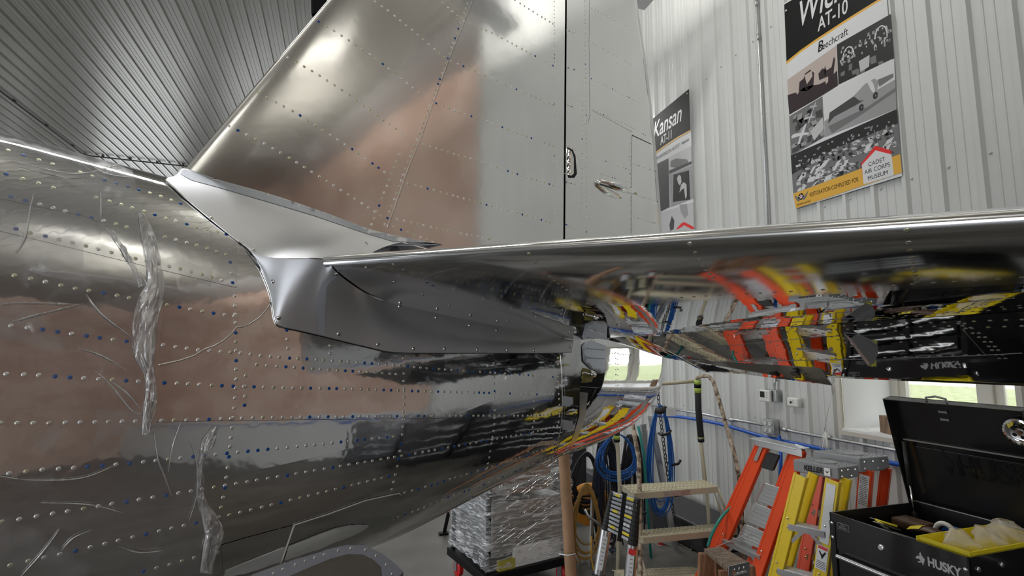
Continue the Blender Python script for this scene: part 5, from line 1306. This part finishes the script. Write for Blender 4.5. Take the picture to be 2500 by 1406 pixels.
MB().box(hk(1638, 1006, 4.68), (.10, .004, .07)).build('paper_tag', M_LBL, c1)
dk = MB().box(Vector((2.35, 5.7, .40)), (.9, .40, .80), rot=Matrix.Rotation(R(-20), 3, 'Z')).build('storage_bin', M_CBLK, None, bevel=.02)
dk2 = MB().box(Vector((3.42, 5.2, .12)), (.5, 2.4, .24)).build('storage_bin', M_CBLK, None, bevel=.02); tag(dk2, 'low black storage bin on the floor against the wall behind the stairs', 'bin')
tag(dk, 'black storage bin in the shadow behind the hanging cables', 'bin')
al_ = thing('folded_trestle', 'grey folded metal trestle lying behind the stairs near the floor', 'trestle', hk(1640, 1360, 4.9))
MB().beam(hk(1590, 1320, 4.9), hk(1670, 1372, 4.6), .05, .03).build('bar', M_ALU, al_); MB().beam(hk(1600, 1310, 4.9), hk(1680, 1350, 4.7), .04, .03).build('bar', M_GALV, al_); MB().box(hk(1612, 1332, 4.85), (.08, .06, .05)).build('bracket', M_RED, al_)
#@@CART
M_WRAP = bpy.data.materials.new('stretch_wrap'); M_WRAP.use_nodes = True
def film_mat(m, base_a, streak_a, scale, stretch, rough=.12, bump=.6, thr=.55, col=(.9, .92, .95), bd=.01):
    nt = m.node_tree; nt.nodes.clear(); out = nt.nodes.new('ShaderNodeOutputMaterial'); mx = nt.nodes.new('ShaderNodeMixShader'); tr = nt.nodes.new('ShaderNodeBsdfTransparent')
    pb = nt.nodes.new('ShaderNodeBsdfPrincipled'); pb.inputs['Base Color'].default_value = col + (1,); pb.inputs['Roughness'].default_value = rough; pb.inputs['Specular IOR Level'].default_value = 1.0
    pb.inputs['Metallic'].default_value = .25
    tc = nt.nodes.new('ShaderNodeTexCoord'); mp = nt.nodes.new('ShaderNodeMapping'); mp.inputs['Scale'].default_value = stretch; nt.links.new(tc.outputs['Object'], mp.inputs[0])
    n = nt.nodes.new('ShaderNodeTexNoise'); n.inputs['Scale'].default_value = scale; n.inputs['Detail'].default_value = 4; n.inputs['Distortion'].default_value = .6; nt.links.new(mp.outputs[0], n.inputs['Vector'])
    mr = nt.nodes.new('ShaderNodeMapRange'); mr.inputs[1].default_value = thr; mr.inputs[2].default_value = thr + .13; mr.inputs[3].default_value = base_a; mr.inputs[4].default_value = streak_a
    nt.links.new(n.outputs[0], mr.inputs[0])
    bp = nt.nodes.new('ShaderNodeBump'); bp.inputs['Strength'].default_value = bump; bp.inputs['Distance'].default_value = bd; nt.links.new(n.outputs[0], bp.inputs['Height']); nt.links.new(bp.outputs[0], pb.inputs['Normal'])
    nt.links.new(mr.outputs[0], mx.inputs[0]); nt.links.new(tr.outputs[0], mx.inputs[1]); nt.links.new(pb.outputs[0], mx.inputs[2]); nt.links.new(mx.outputs[0], out.inputs[0]); return m
film_mat(M_WRAP, .22, .85, 9, (1, 1, 6), thr=.47, bump=1.0, bd=.03)
zt4 = .98
bA, bB, bC = on_z(1103, 1560, .0), on_z(1190, 1700, 0), None
cA = at_d(1103, 1336, 4.15); cB = at_d(1189, 1412, 3.65); zd = (cA.z + cB.z) / 2
cA = on_z(1103, 1336, cA.z); cB = on_z(1189, 1412, cA.z) if False else Vector((at_d(1189, 1400, 3.65).x, at_d(1189, 1400, 3.65).y, cA.z))
zdk = cA.z; e1 = (cB - cA); L1 = e1.length; e1n = e1.normalized(); e2n = Vector((-e1n.y, e1n.x, 0)); 
if e2n.x < 0: e2n = -e2n
W2 = .74
cart = thing('shop_cart', 'black wheeled cart stacked with parts and bound in clear stretch wrap', 'cart', (cA + cB) / 2 + e2n * W2 / 2 - Vector((0, 0, zdk)))
cC, cD = cB + e2n * W2, cA + e2n * W2; ctr = (cA + cC) / 2
fr3 = (e1n, e2n, Vector((0, 0, 1)))
dk_ = MB().box(ctr + Vector((0, 0, -.03)), (L1 + .06, W2 + .06, .06), frame=fr3).build('deck', M_BLACK, cart, bevel=.004)
TH = 1.25 - zdk
for p in (cA, cB, cC, cD): MB().beam(p + (ctr - p) * .03, p + (ctr - p) * .03 + Vector((0, 0, TH)), .03, .03).build('corner_post', M_BLACK, cart)
for p in (cA, cB, cC, cD):
    q_ = p + (ctr - p) * .12; wz_ = .065
    w0 = MB().lathe(Vector((q_.x, q_.y, wz_)) - e2n * .022, e2n, [(.05, 0), (.064, .006), (.064, .038), (.05, .044)], 20).build('caster', M_RED, cart, smooth=True, autos=40)
    MB().box(Vector((q_.x, q_.y, wz_ + .03)) + e2n * .028, (.05, .004, .10), frame=fr3).build('fork', M_GALV, w0); MB().box(Vector((q_.x, q_.y, wz_ + .03)) - e2n * .028, (.05, .004, .10), frame=fr3).build('fork', M_GALV, w0)
M_CARD = mat('brown_cardboard', (.42, .25, .14), .75, var=.12, vscale=10)
MB().box(ctr + Vector((0, 0, .62)), (L1 * .85, W2 * .6, .22), frame=fr3).build('carton', M_CARD, cart, bevel=.004)
MB().box(ctr + Vector((0, 0, .28)), (L1 * .9, W2 * .85, .36), frame=fr3).build('metal_panel_stack', M_GALV, cart, bevel=.004)
MB().box(ctr + Vector((0, 0, .85)), (L1 * .7, W2 * .8, .16), frame=fr3).build('panel', M_G[1], cart, bevel=.01)
fB = -e1n  # face toward camera carrying the duct
duct = []; rs_ = []
for i in range(60):
    duct.append(cB + e2n * (.12 + .62 * i / 59) + Vector((0, 0, .55 + .07 * i / 59)) + e1n * .0 - e1n * .08); rs_.append(.045 if i % 2 else .040)
MB().tube(duct, rs_, 12).build('flexible_duct', M_GALV, cart, smooth=False)
MB().box(cB.lerp(cC, .6) + Vector((0, 0, .06)) - e1n * .02, (.03, W2 * .6, .16), frame=fr3).build('white_tray', M_WHITE, cart, bevel=.02)
MB().box(cB.lerp(cC, .22) + Vector((0, 0, .03)) - e1n * .01, (.03, .14, .08), frame=fr3).build('yellow_box', mat('dull_yellow', (.5, .45, .08), .5), cart)
MB().lathe(cB.lerp(cC, .42) + Vector((0, 0, 1.0)) - e1n * .05, Vector((0, 0, 1)), [(.16, 0), (.20, .05), (.16, .1)], 20).build('white_bowl', M_WHITE, cart, smooth=True)
# wrap: wavy sheets round the stack
wr = MB(); per = [cA, cB, cC, cD, cA]; rows = []
for j in range(41):
    z_ = .02 + (TH - .02) * j / 40; row = []
    for k in range(4):
        for i in range(16):
            p = per[k].lerp(per[k + 1], i / 16); o_ = (p - ctr); o_.z = 0; o_.normalize()
            inw = .012 * math.sin(i * 1.9 + j * .7) + .010 * math.sin(j * 2.1 + k) - .05 * math.sin(math.pi * i / 16) * (.6 + .4 * math.sin(j * .3))
            row.append(p + o_ * (.02 + inw * .8) + Vector((0, 0, z_)))
    row.append(row[0].copy()); rows.append(row)
wr.grid(rows).build('stretch_wrap', M_WRAP, cart, smooth=True)
M_STRK = alu('wrap_crease', .15, col=(.95, .96, 1))
for i in range(46):
    f = rc.uniform(.05, .8); z0_ = rc.uniform(.1, .9) * TH; pts = []
    for k in range(9):
        g = f + k * .018 * rc.uniform(.8, 1.2); pts.append(cB.lerp(cC, min(1, g)) - e1n * (-.028 - .0) * -1 + e1n * .03 + Vector((0, 0, z0_ + k * .006 + rc.uniform(-.003, .003))))
    MB().tube(pts, .0018, 4).build('wrap_crease', M_STRK, cart)
ct = thing('cardboard_tube', 'tall brown cardboard tube strapped upright to the wrapped cart', 'tube', on_z(1415, 1700, 0))
q0, q1 = at_d(1376, 1100, 3.35), at_d(1396, 1440, 3.2)
MB().tube([q1 + (q1 - q0) * .9, q0], .036, 20).build('tube', M_CARD, ct, smooth=True, autos=60)
fr = TOC(q0)
MB().box(at_d(1385, 1165, 3.345) + fr * .0365, (.022, .001, .08)).build('printed_label', mat('faded_print', (.32, .15, .08), .7), ct)
MB().tube([at_d(1365, 1352, 3.2), at_d(1385, 1356, 3.16), at_d(1405, 1352, 3.2)], .004, 6).build('strap', M_LBL, ct, smooth=True)
st_ = thing('stand_leg', 'dark steel stand foot on the floor beyond the wrapped cart', 'stand', floorpt(1087, 1300))
MB().beam(on_z(1084, 1302, .0), on_z(1098, 1240, .25), .05, .012).build('leg', M_BLACK, st_)
MB().box(on_z(1084, 1302, .01), (.10, .06, .02)).build('foot', M_BLACK, st_)
#@@TOOLBOX
M_TBK = mat('black_gloss_steel', (.012, .012, .014), .22, .0, coat=.5); M_TBI = mat('black_inner_steel', (.014, .014, .015), .32)
ZT = .98
A_, B_, C_ = on_z(2025, 1250, ZT), on_z(2365, 1362, ZT), on_z(2265, 1232, ZT)
xf = (B_ - A_).normalized(); yb_ = Vector((-xf.y, xf.x, 0)); yb_ = yb_ if yb_.dot(C_ - A_) > 0 else -yb_
LF, LS = (B_ - A_).length, (C_ - A_).dot(yb_); C_ = A_ + yb_ * LS; D_ = B_ + yb_ * LS
print('toolbox', LF, LS)
tbx = thing('tool_chest', 'black rolling tool chest with open lid, silver drawer handles and cluttered top tray', 'tool chest', Vector(((A_.x + D_.x) / 2, (A_.y + D_.y) / 2, 0)))
fr3 = (xf, yb_, Vector((0, 0, 1))); UP = Vector((0, 0, 1)); cen = (A_ + D_) / 2
TD = .17
def tb(c, sz, nm, m, par=tbx, bv=0.0): return MB().box(c, sz, frame=fr3).build(nm, m, par, bevel=bv)
body = tb(Vector((cen.x, cen.y, (ZT - TD + .10) / 2)), (LF - .01, LS - .01, ZT - TD - .10), 'body', M_TBK, bv=.004)
tb(A_.lerp(B_, .5) - UP * TD / 2 + yb_ * .004, (LF, .008, TD), 'front_wall', M_TBK)
tb(C_.lerp(D_, .5) - UP * TD / 2 - yb_ * .004, (LF, .008, TD), 'back_wall', M_TBI)
tb(A_.lerp(C_, .5) - UP * TD / 2 + xf * .004, (.008, LS, TD), 'side_wall', M_TBI)
tb(B_.lerp(D_, .5) - UP * TD / 2 - xf * .004, (.008, LS, TD), 'side_wall', M_TBK)
for p in (A_, B_): tb(Vector((p.x, p.y, ZT / 2)) + (xf if p is A_ else -xf) * .014 - yb_ * .0015, (.028, .006, ZT - .08), 'corner_post', M_TBK)
fy0 = -yb_
# silver edge line of the tray and screws
MB().tube([C_ + UP * .002, D_ + UP * .002], .004, 6).build('hinge_strip', M_ALU, tbx)
M_TRIM = mat('pale_edge', (.35, .35, .33), .4)
for i, (dz0, hh) in enumerate(((.185, .10), (.30, .10), (.415, .13), (.56, .16))):
    for k in (0, 1):
        x0, x1 = (.045, LF * .58) if k == 0 else (LF * .6, LF - .035)
        c = A_ + xf * (x0 + x1) / 2 - yb_ * .006 - UP * (dz0 + hh / 2)
        dr = tb(c, (x1 - x0 - .006, .012, hh - .008), 'drawer', M_TBK, bv=.002)
        MB().tube([A_ + xf * (x0 + .004) - yb_ * .026 - UP * (dz0 + .012), A_ + xf * (x1 - .006) - yb_ * .026 - UP * (dz0 + .012)], .010, 10).build('handle', M_ALU, dr, smooth=True, autos=50)
for px_, r_ in ((.012, .012), (LF - .014, .012)):
    for dz in (.05, .12): MB().lathe(A_ + xf * px_ - UP * dz - yb_ * .002, fy0, [(.010, 0), (.007, .004)], 12).build('screw', M_SCREW, tbx, smooth=True)
MB().lathe(A_ + xf * LF * .42 - UP * .085, fy0, [(.015, 0), (.014, .004), (.010, .008), (.009, .008)], 18).build('lock', M_SCREW, tbx, smooth=True, autos=40)
for dy in (.05, .2): MB().lathe(B_ + yb_ * dy - UP * .05 + xf * .001, xf, [(.013, 0), (.009, .005)], 12).build('screw', M_SCREW, tbx, smooth=True)
M_LOGO = mat('silver_print', (.55, .55, .53), .35, .3)
text('HUSKY', M_LOGO, tbx, A_ + xf * LF * .745 - UP * .088 - yb_ * .0012, xf, UP, .050, xs=.80, off=.002)
lg = [(0, .022), (.008, .034), (.02, .036), (.017, .044), (.024, .052), (.028, .040), (.040, .030), (.036, .018), (.030, .002), (.026, .014), (.018, .010), (.008, .008), (.012, .014), (.022, .018), (.016, .024), (.008, .022)]
MB().add([A_ + xf * (LF * .665 + a_ * 1.0) - UP * (.10 - b_ * 1.1) - yb_ * .0014 for a_, b_ in lg], [tuple(range(len(lg)))]).build('emblem', M_LOGO, tbx)
lb = tb(A_ + xf * .075 - UP * .052 - yb_ * .0012, (.062, .001, .032), 'label_border', M_TRIM)
lb2 = tb(A_ + xf * .075 - UP * .052 - yb_ * .0020, (.058, .001, .028), 'label_field', M_TBK, par=lb)
text('BALL', M_TRIM, lb, A_ + xf * .075 - UP * .049 - yb_ * .0027, xf, UP, .011, align='CENTER'); text('BEARING', M_TRIM, lb, A_ + xf * .075 - UP * .061 - yb_ * .0027, xf, UP, .011, align='CENTER')
# lid
q_ = ray(2170, 967); t_ = (C_ - CO).dot(xf) / q_.dot(xf); Q = CO + q_ * t_
lv = Q - C_; print('lid', lv.length, lv.dot(yb_), lv.z)
lu = lv.normalized(); ln = xf.cross(lu).normalized()
if ln.dot(CO - C_) < 0: ln = -ln
LL = lv.length; fl = (xf, lu, ln)
lid = MB().box(C_ + xf * LF / 2 + lu * LL / 2 - ln * .006, (LF, LL, .006), frame=fl).build('lid', M_TBK, tbx)
RM_ = .055
for c, sz in ((C_ + xf * LF / 2 + lu * (LL - .003) + ln * RM_ / 2, (LF, .006, RM_)), (C_ + xf * .003 + lu * LL / 2 + ln * RM_ / 2, (.006, LL, RM_)), (C_ + xf * (LF - .003) + lu * LL / 2 + ln * RM_ / 2, (.006, LL, RM_))):
    MB().box(c, sz, frame=fl).build('lid_rim', M_TBK, lid, bevel=.002)
MB().box(C_ + xf * LF / 2 + lu * LL * .60 + ln * .004, (LF * .92, .006, .008), frame=fl).build('pressed_rib', M_TRIM, lid)
MB().box(C_ + xf * (LF / 2 + .03) + lu * (LL * .30) + ln * .001, (LF * .86, LL * .5, .004), frame=fl).build('pressed_panel', M_TBI, lid, bevel=.003)
text('HUSKY', M_TBK, lid, C_ + xf * LF * .42 + lu * LL * .36 + ln * .004, xf, lu, .15, ext=.003, xs=.8, off=.004)
MB().add([C_ + xf * (LF * .24 + a_ * 2.6) + lu * (LL * .33 + b_ * 2.6) + ln * .005 for a_, b_ in lg], [tuple(range(len(lg)))]).build('emblem', M_TBK, lid)
hc = C_ + xf * LF * .42 + lu * LL
MB().tube([hc - xf * .05 - lu * .012 + ln * .03, hc - xf * .046 + lu * .02 + ln * .03, hc + lu * .03 + ln * .03, hc + xf * .046 + lu * .02 + ln * .03, hc + xf * .05 - lu * .012 + ln * .03], .006, 8).build('lid_handle', M_TRIM, lid, smooth=True)
for k in (.06, .10): MB().box(hc - lu * k + ln * .004, (.04, .012, .003), frame=fl).build('latch_slot', M_TRIM, lid)
hp = hitp(2492, 1053, C_ + ln * .01, ln)
ds = MB().lathe(hp, ln, [(.05, 0), (.062, .006), (.062, .014), (.052, .018), (.04, .010), (.012, .010), (.010, .016)], 28).build('chrome_dial', alu('chrome', .06), lid, smooth=True, autos=40)
for k in range(5):
    t = 2 * math.pi * k / 5; MB().lathe(hp + (xf * math.cos(t) + lu * math.sin(t)) * .026 + ln * .0105, ln, [(.009, 0), (.009, .0005)], 12).build('hole', M_DARK, ds)
s0 = C_ + xf * .05 - yb_ * LS * .14 - UP * .06; s1 = C_ + xf * .045 + lu * LL * .60 + ln * .035; sm_ = s0.lerp(s1, .42)
MB().tube([sm_, s1], .011, 12).build('gas_strut', M_RUBB, tbx, smooth=True); MB().tube([s0, sm_], .0045, 8).build('strut_rod', M_SCREW, tbx, smooth=True)
MB().lathe(s0 - UP * .01, UP, [(.014, 0), (.014, .03)], 10).build('strut_mount', M_RUBB, tbx)
# clutter in the tray
def loc(f, g, dz=0.0): return A_ + xf * LF * f + yb_ * LS * g + UP * (dz - TD + .004)
tb(loc(.5, .5, 0), (LF - .02, LS - .02, .006), 'tray_floor', M_TBI)
M_LEA = mat('brown_leather', (.10, .055, .035), .5, var=.3, vscale=20, bump=.3, bscale=40, bdist=.003)
M_YT = mat('bright_yellow_plastic', (.85, .70, .02), .4); M_BAGM = mat('milky_bag', (.75, .70, .62), .25, alpha=.42)
tp_ = thing('masking_tape_roll', 'roll of white tape standing among the tools in the chest tray', 'tape', loc(.42, .62, .05))
MB().tube([loc(.42, .70, .10) + (xf * math.cos(t) * .045 + UP * math.sin(t) * .045) for t in [2 * math.pi * k / 20 for k in range(20)]], .012, 8, closed=True).build('roll', M_PLAST, tp_, smooth=True)
MB().tube([loc(.42, .71, .10), loc(.44, .80, .10)], .028, 14).build('core', M_BLUEH, tp_)
o = MB().box(loc(.16, .72, .09), (.16, .12, .05), frame=fr3).build('leather_tool_pouch', M_LEA, None, bevel=.012); tag(o, 'brown leather tool pouch in the far corner of the chest tray', 'pouch')
pv = []
for i in range(15):
    f = i / 14; pv.append([loc(.26 + .42 * f, .50 + .04 * j - .12 * f, .115 + .035 * math.sin(f * 3.0) - .012 * abs(j - 1.5)) for j in range(4)])
o = MB().grid(pv).build('tool_belt', M_LEA, None, smooth=True); md = o.modifiers.new('t', 'SOLIDIFY'); md.thickness = .008
tbb = tag(o, 'curved brown tool belt with yellow tape on its ends, in the chest tray', 'tool belt')
MB().grid([[p + UP * .004 for p in r_] for r_ in pv[:5]]).build('yellow_tape', M_YT, tbb); MB().grid([[p + UP * .004 for p in r_] for r_ in pv[12:]]).build('yellow_tape', M_YT, tbb)
o = MB().box(loc(.36, .22, .08), (.20, .14, .06), rot=None, frame=(xf, yb_, UP)).build('grey_tool_case', mat('grey_fabric', (.07, .08, .075), .8), None, bevel=.015); tag(o, 'dark grey soft case lying at the front of the chest tray', 'case')
for k, (f, g) in enumerate(((.12, .35), (.2, .28), (.55, .55))):
    o = thing('pliers', ('pliers with yellow tape by the tray side wall', 'dark pliers below the leather pouch', 'steel pliers behind the yellow tray')[k], 'pliers', loc(f, g, .09))
    for sg in (-1, 1): MB().tube([loc(f, g, .13), loc(f + .05, g + sg * .02, .125), loc(f + .14, g + sg * .05, .12)], .006, 8).build('handle', (M_YT, M_RUBB, M_SCREW)[k], o, smooth=True)
    MB().box(loc(f - .02, g, .13), (.03, .014, .008), frame=fr3).build('jaw', M_SCREW, o, bevel=.002)
yt = thing('yellow_tray', 'bright yellow parts tray at the near end of the tool chest', 'tray', loc(.82, .5, .1))
yz_ = .155
for c, sz in (((.82, .46, yz_ - .02), (.20, LS * .85, .004)),): MB().box(loc(*c), sz, frame=fr3).build('tray_base', M_YT, yt)
for c, sz in (((.82, .05, yz_), (.20, .006, .05)), ((.82, .88, yz_), (.20, .006, .05)), ((.82 - .10 / LF, .46, yz_), (.006, LS * .85, .05)), ((.82 + .10 / LF, .46, yz_), (.006, LS * .85, .05))): MB().box(loc(*c), sz, frame=fr3).build('tray_side', M_YT, yt)
for k, (f, g, sc) in enumerate(((.80, .22, 1.0), (.82, .50, .9), (.84, .72, 1.1))):
    bm_ = MB(); rows = []; p = loc(f, g, yz_ - .012)
    for j in range(9):
        h = j / 8; row = []
        for i in range(17):
            t = 2 * math.pi * i / 16; r_ = (.055 * math.cos(h * 1.35) + .008) * (1 + .26 * math.sin(3 * t + h * 4 + k) + .16 * math.sin(7 * t + 5 * h) + .1 * math.sin(11 * t - 9 * h)) * sc
            row.append(p + xf * r_ * math.cos(t) + yb_ * r_ * math.sin(t) + UP * (.085 * h * sc) + xf * .02 * math.sin(h * 3 + k))
        rows.append(row)
    o = bm_.grid(rows).build('plastic_bag', M_BAGM, None, smooth=True)
    tag(o, ('crumpled milky plastic bag at the front end of the yellow tray', 'crumpled milky plastic bag in the middle of the yellow tray', 'crumpled milky plastic bag at the far end of the yellow tray')[k], 'bag', 'plastic bags in the yellow tray')
for p in (A_, B_, C_, D_):
    q_ = p + (cen - p) * .15; w0 = MB().lathe(Vector((q_.x, q_.y, .05)) - yb_ * .015, yb_, [(.05, 0), (.05, .03)], 16).build('caster', M_RUBB, tbx)
    MB().box(Vector((q_.x, q_.y, .10)), (.04, .05, .04), frame=fr3).build('caster_plate', M_GALV, tbx)
# black tool cabinets that stand on along the wall, outside the frame but mirrored in the fuselage
for k, (cy, hh) in enumerate(((0.95, 1.05), (0.05, 1.2), (-1.6, 1.0))):
    cab = thing('tool_cabinet', ('black tool cabinet under the right end of the window', 'tall black tool cabinet past the window', 'black tool cabinet by the office wall')[k], 'cabinet', (3.35 if k < 2 else 4.3, cy, 0))
    cx0 = 3.35 if k < 2 else 4.3
    MB().box((cx0, cy, hh / 2 + .03), (.55, .85, hh - .06)).build('body', M_TBK, cab, bevel=.008)
    for j in range(5):
        d_ = MB().box((cx0 - .28, cy, .12 + (j + .5) * (hh - .14) / 5), (.012, .80, (hh - .14) / 5 - .01)).build('drawer', M_TBK, cab, bevel=.002)
        MB().tube([(cx0 - .30, cy - .36, .12 + (j + .86) * (hh - .14) / 5), (cx0 - .30, cy + .36, .12 + (j + .86) * (hh - .14) / 5)], .008, 8).build('handle', M_ALU, d_, smooth=True)
#@@FILM
M_FILM = bpy.data.materials.new('protective_film'); M_FILM.use_nodes = True
film_mat(M_FILM, .10, .34, 5.5, (1, 1, 1), rough=.25, bump=.35, thr=.58, col=(.86, .88, .92), bd=.004)
M_FILM2 = bpy.data.materials.new('bunched_film'); M_FILM2.use_nodes = True
film_mat(M_FILM2, .30, .92, 26, (1, 1, .25), rough=.22, bump=.9, thr=.46, col=(1, 1, 1), bd=.008)
from mathutils import noise as mn
def wr_noise(amp, fr=9.0):
    def f(x, y_, p): return amp * (abs(mn.noise(Vector((x / 60.0, y_ / 60.0, 3.1)))) + .5 * abs(mn.noise(Vector((x / 22.0, y_ / 22.0, 7.7)))))
    return f
# backing surface for the film: fuselage grown a little
FU = [(-30, 318), (40, 330), (110, 352), (165, 372), (215, 388), (270, 402), (322, 420), (330, 455), (350, 500), (345, 540), (362, 590), (398, 628), (401, 680), (392, 800), (385, 860), (378, 960), (362, 1062), (348, 1068), (300, 1062), (262, 1066), (222, 1100), (238, 1050), (232, 1000), (-30, 992)]
f1 = patch(FU, BV_F, M_FILM, 'protective_film', None, lift=.0050, step=9, noise=wr_noise(.006))
tag(f1, 'clear wrinkled protective film taped over the upper fuselage side', 'plastic film', 'protective film on the fuselage')
FL = [(-30, 1000), (120, 996), (350, 1004), (380, 1022), (470, 1034), (537, 1038), (528, 1060), (512, 1090), (500, 1130), (491, 1170), (497, 1215), (500, 1250), (508, 1280), (500, 1330), (505, 1370), (522, 1412), (-30, 1440)]
f2 = patch(FL, BV_F, M_FILM, 'protective_film', None, lift=.0035, step=9, noise=wr_noise(.005))
tag(f2, 'clear protective film with a torn edge over the lower fuselage side', 'plastic film', 'protective film on the fuselage')
def strip(cpx, wpx, name, label, amp=.012, lift=.008, m=None, n=90, mm=9):
    """bunched ridge of film following a pixel curve; folds run along it"""
    rows = []
    for i in range(n + 1):
        f = i / n; c = poly_at(cpx, f); d = poly_at(cpx, min(1, f + .01)); e = poly_at(cpx, max(0, f - .01)); tx, ty = d[0] - e[0], d[1] - e[1]; L = math.hypot(tx, ty) or 1; nx, ny = -ty / L, tx / L
        wd = poly_at(wpx, f)[0]; row = []
        for j in range(mm + 1):
            g = j / mm * 2 - 1; jit = 5 * mn.noise(Vector((f * 9, g * 2, 1.5)))
            x_, y_ = c[0] + nx * (g * wd + jit), c[1] + ny * (g * wd + jit)
            p = cast(BV_F, x_, y_) or cast_near(BV_F, x_, y_); dv = (CO - p).normalized()
            prof = (1 - g * g) * .6 + .4 * abs(math.sin(g * 9.5 + 3 * mn.noise(Vector((f * 6, 0, 2)))))
            row.append(p + dv * (lift * .4 + amp * prof * (.5 + .5 * abs(mn.noise(Vector((f * 14, g * 3, 5)))) * 2)))
        rows.append(row)
    o = MB().grid(rows).build(name, m or M_FILM2, None, smooth=True); return tag(o, label, 'plastic film', 'protective film on the fuselage')
strip([(345, 520), (356, 560), (372, 620), (380, 690), (366, 740), (352, 800), (350, 860), (366, 910), (368, 960), (362, 1010), (358, 1062)], [(8,), (13,), (20,), (22,), (30,), (30,), (28,), (15,), (14,), (13,), (8,)], 'bunched_film', 'thick bunched edge of clear film running down the fuselage side', amp=.022, mm=14)
strip([(528, 1042), (508, 1080), (492, 1130), (490, 1180), (494, 1230), (512, 1270), (524, 1300), (512, 1340), (505, 1400)], [(6,), (14,), (7,), (8,), (12,), (22,), (24,), (17,), (14,)], 'bunched_film', 'crumpled torn edge of clear film on the lower fuselage side', amp=.020, mm=14)
strip([(270, 560), (300, 605), (330, 660), (345, 700)], [(3,), (6,), (8,), (5,)], 'film_fold', 'short raised fold in the clear film on the upper fuselage side', amp=.008)
# straight-edged tape pieces and free creases
M_TAPE = bpy.data.materials.new('clear_tape'); M_TAPE.use_nodes = True
film_mat(M_TAPE, .16, .22, 3, (1, 1, 1), rough=.2, bump=.1, thr=.5, col=(.82, .84, .86))
for k, q in enumerate(([(-20, 440), (205, 470), (204, 655), (-20, 640)], [(205, 425), (245, 432), (246, 585), (204, 600)], [(372, 560), (398, 566), (460, 640), (520, 655), (515, 700), (400, 660)], [(510, 560), (578, 590), (580, 690), (520, 655)])):
    o = patch(q, BV_F, M_TAPE, 'clear_tape', None, lift=.0022, step=14)
    tag(o, ('wide clear tape along the upper fuselage at the frame edge', 'narrow clear tape strip standing upright on the upper fuselage', 'clear tape piece right of the bunched film', 'small clear tape piece just before the fairing')[k], 'tape', 'clear tape on the fuselage')
creases = [[(82, 478), (72, 520), (62, 580), (36, 620)], [(75, 500), (68, 545)], [(245, 470), (246, 540)], [(0, 745), (60, 740), (200, 745)], [(20, 790), (90, 770), (205, 742)], [(260, 560), (290, 600), (335, 675)], [(340, 665), (360, 700), (372, 725)],
  [(232, 905), (270, 940), (320, 1000), (345, 1010)], [(270, 930), (310, 960), (340, 995)], [(375, 1055), (385, 1120), (400, 1160), (418, 1210)], [(440, 1030), (420, 1090), (410, 1150)], [(460, 1070), (478, 1120), (480, 1200), (460, 1270)],
  [(290, 1330), (340, 1345), (400, 1340)], [(50, 1404), (100, 1350), (145, 1290)], [(150, 1340), (180, 1310), (225, 1290)], [(0, 1160), (80, 1170), (200, 1165), (290, 1130)], [(100, 1225), (220, 1230), (300, 1250)], [(210, 720), (250, 770), (330, 830)], [(190, 850), (250, 870), (310, 905)], [(40, 400), (180, 430), (300, 405)], [(200, 395), (260, 430), (330, 440)]]
for k, c_ in enumerate(creases):
    pts = [cast(BV_F, x_, y_, .008) for x_, y_ in curvepx(c_, 24)]; pts = [p for p in pts if p]
    if len(pts) > 3: n_ = len(pts); MB().tube(pts, [.0004 + .0012 * math.sin(math.pi * i / (n_ - 1)) for i in range(n_)], 4).build('crease', M_FILM2, f1 if c_[0][1] < 1000 else f2, smooth=True)
#@@END
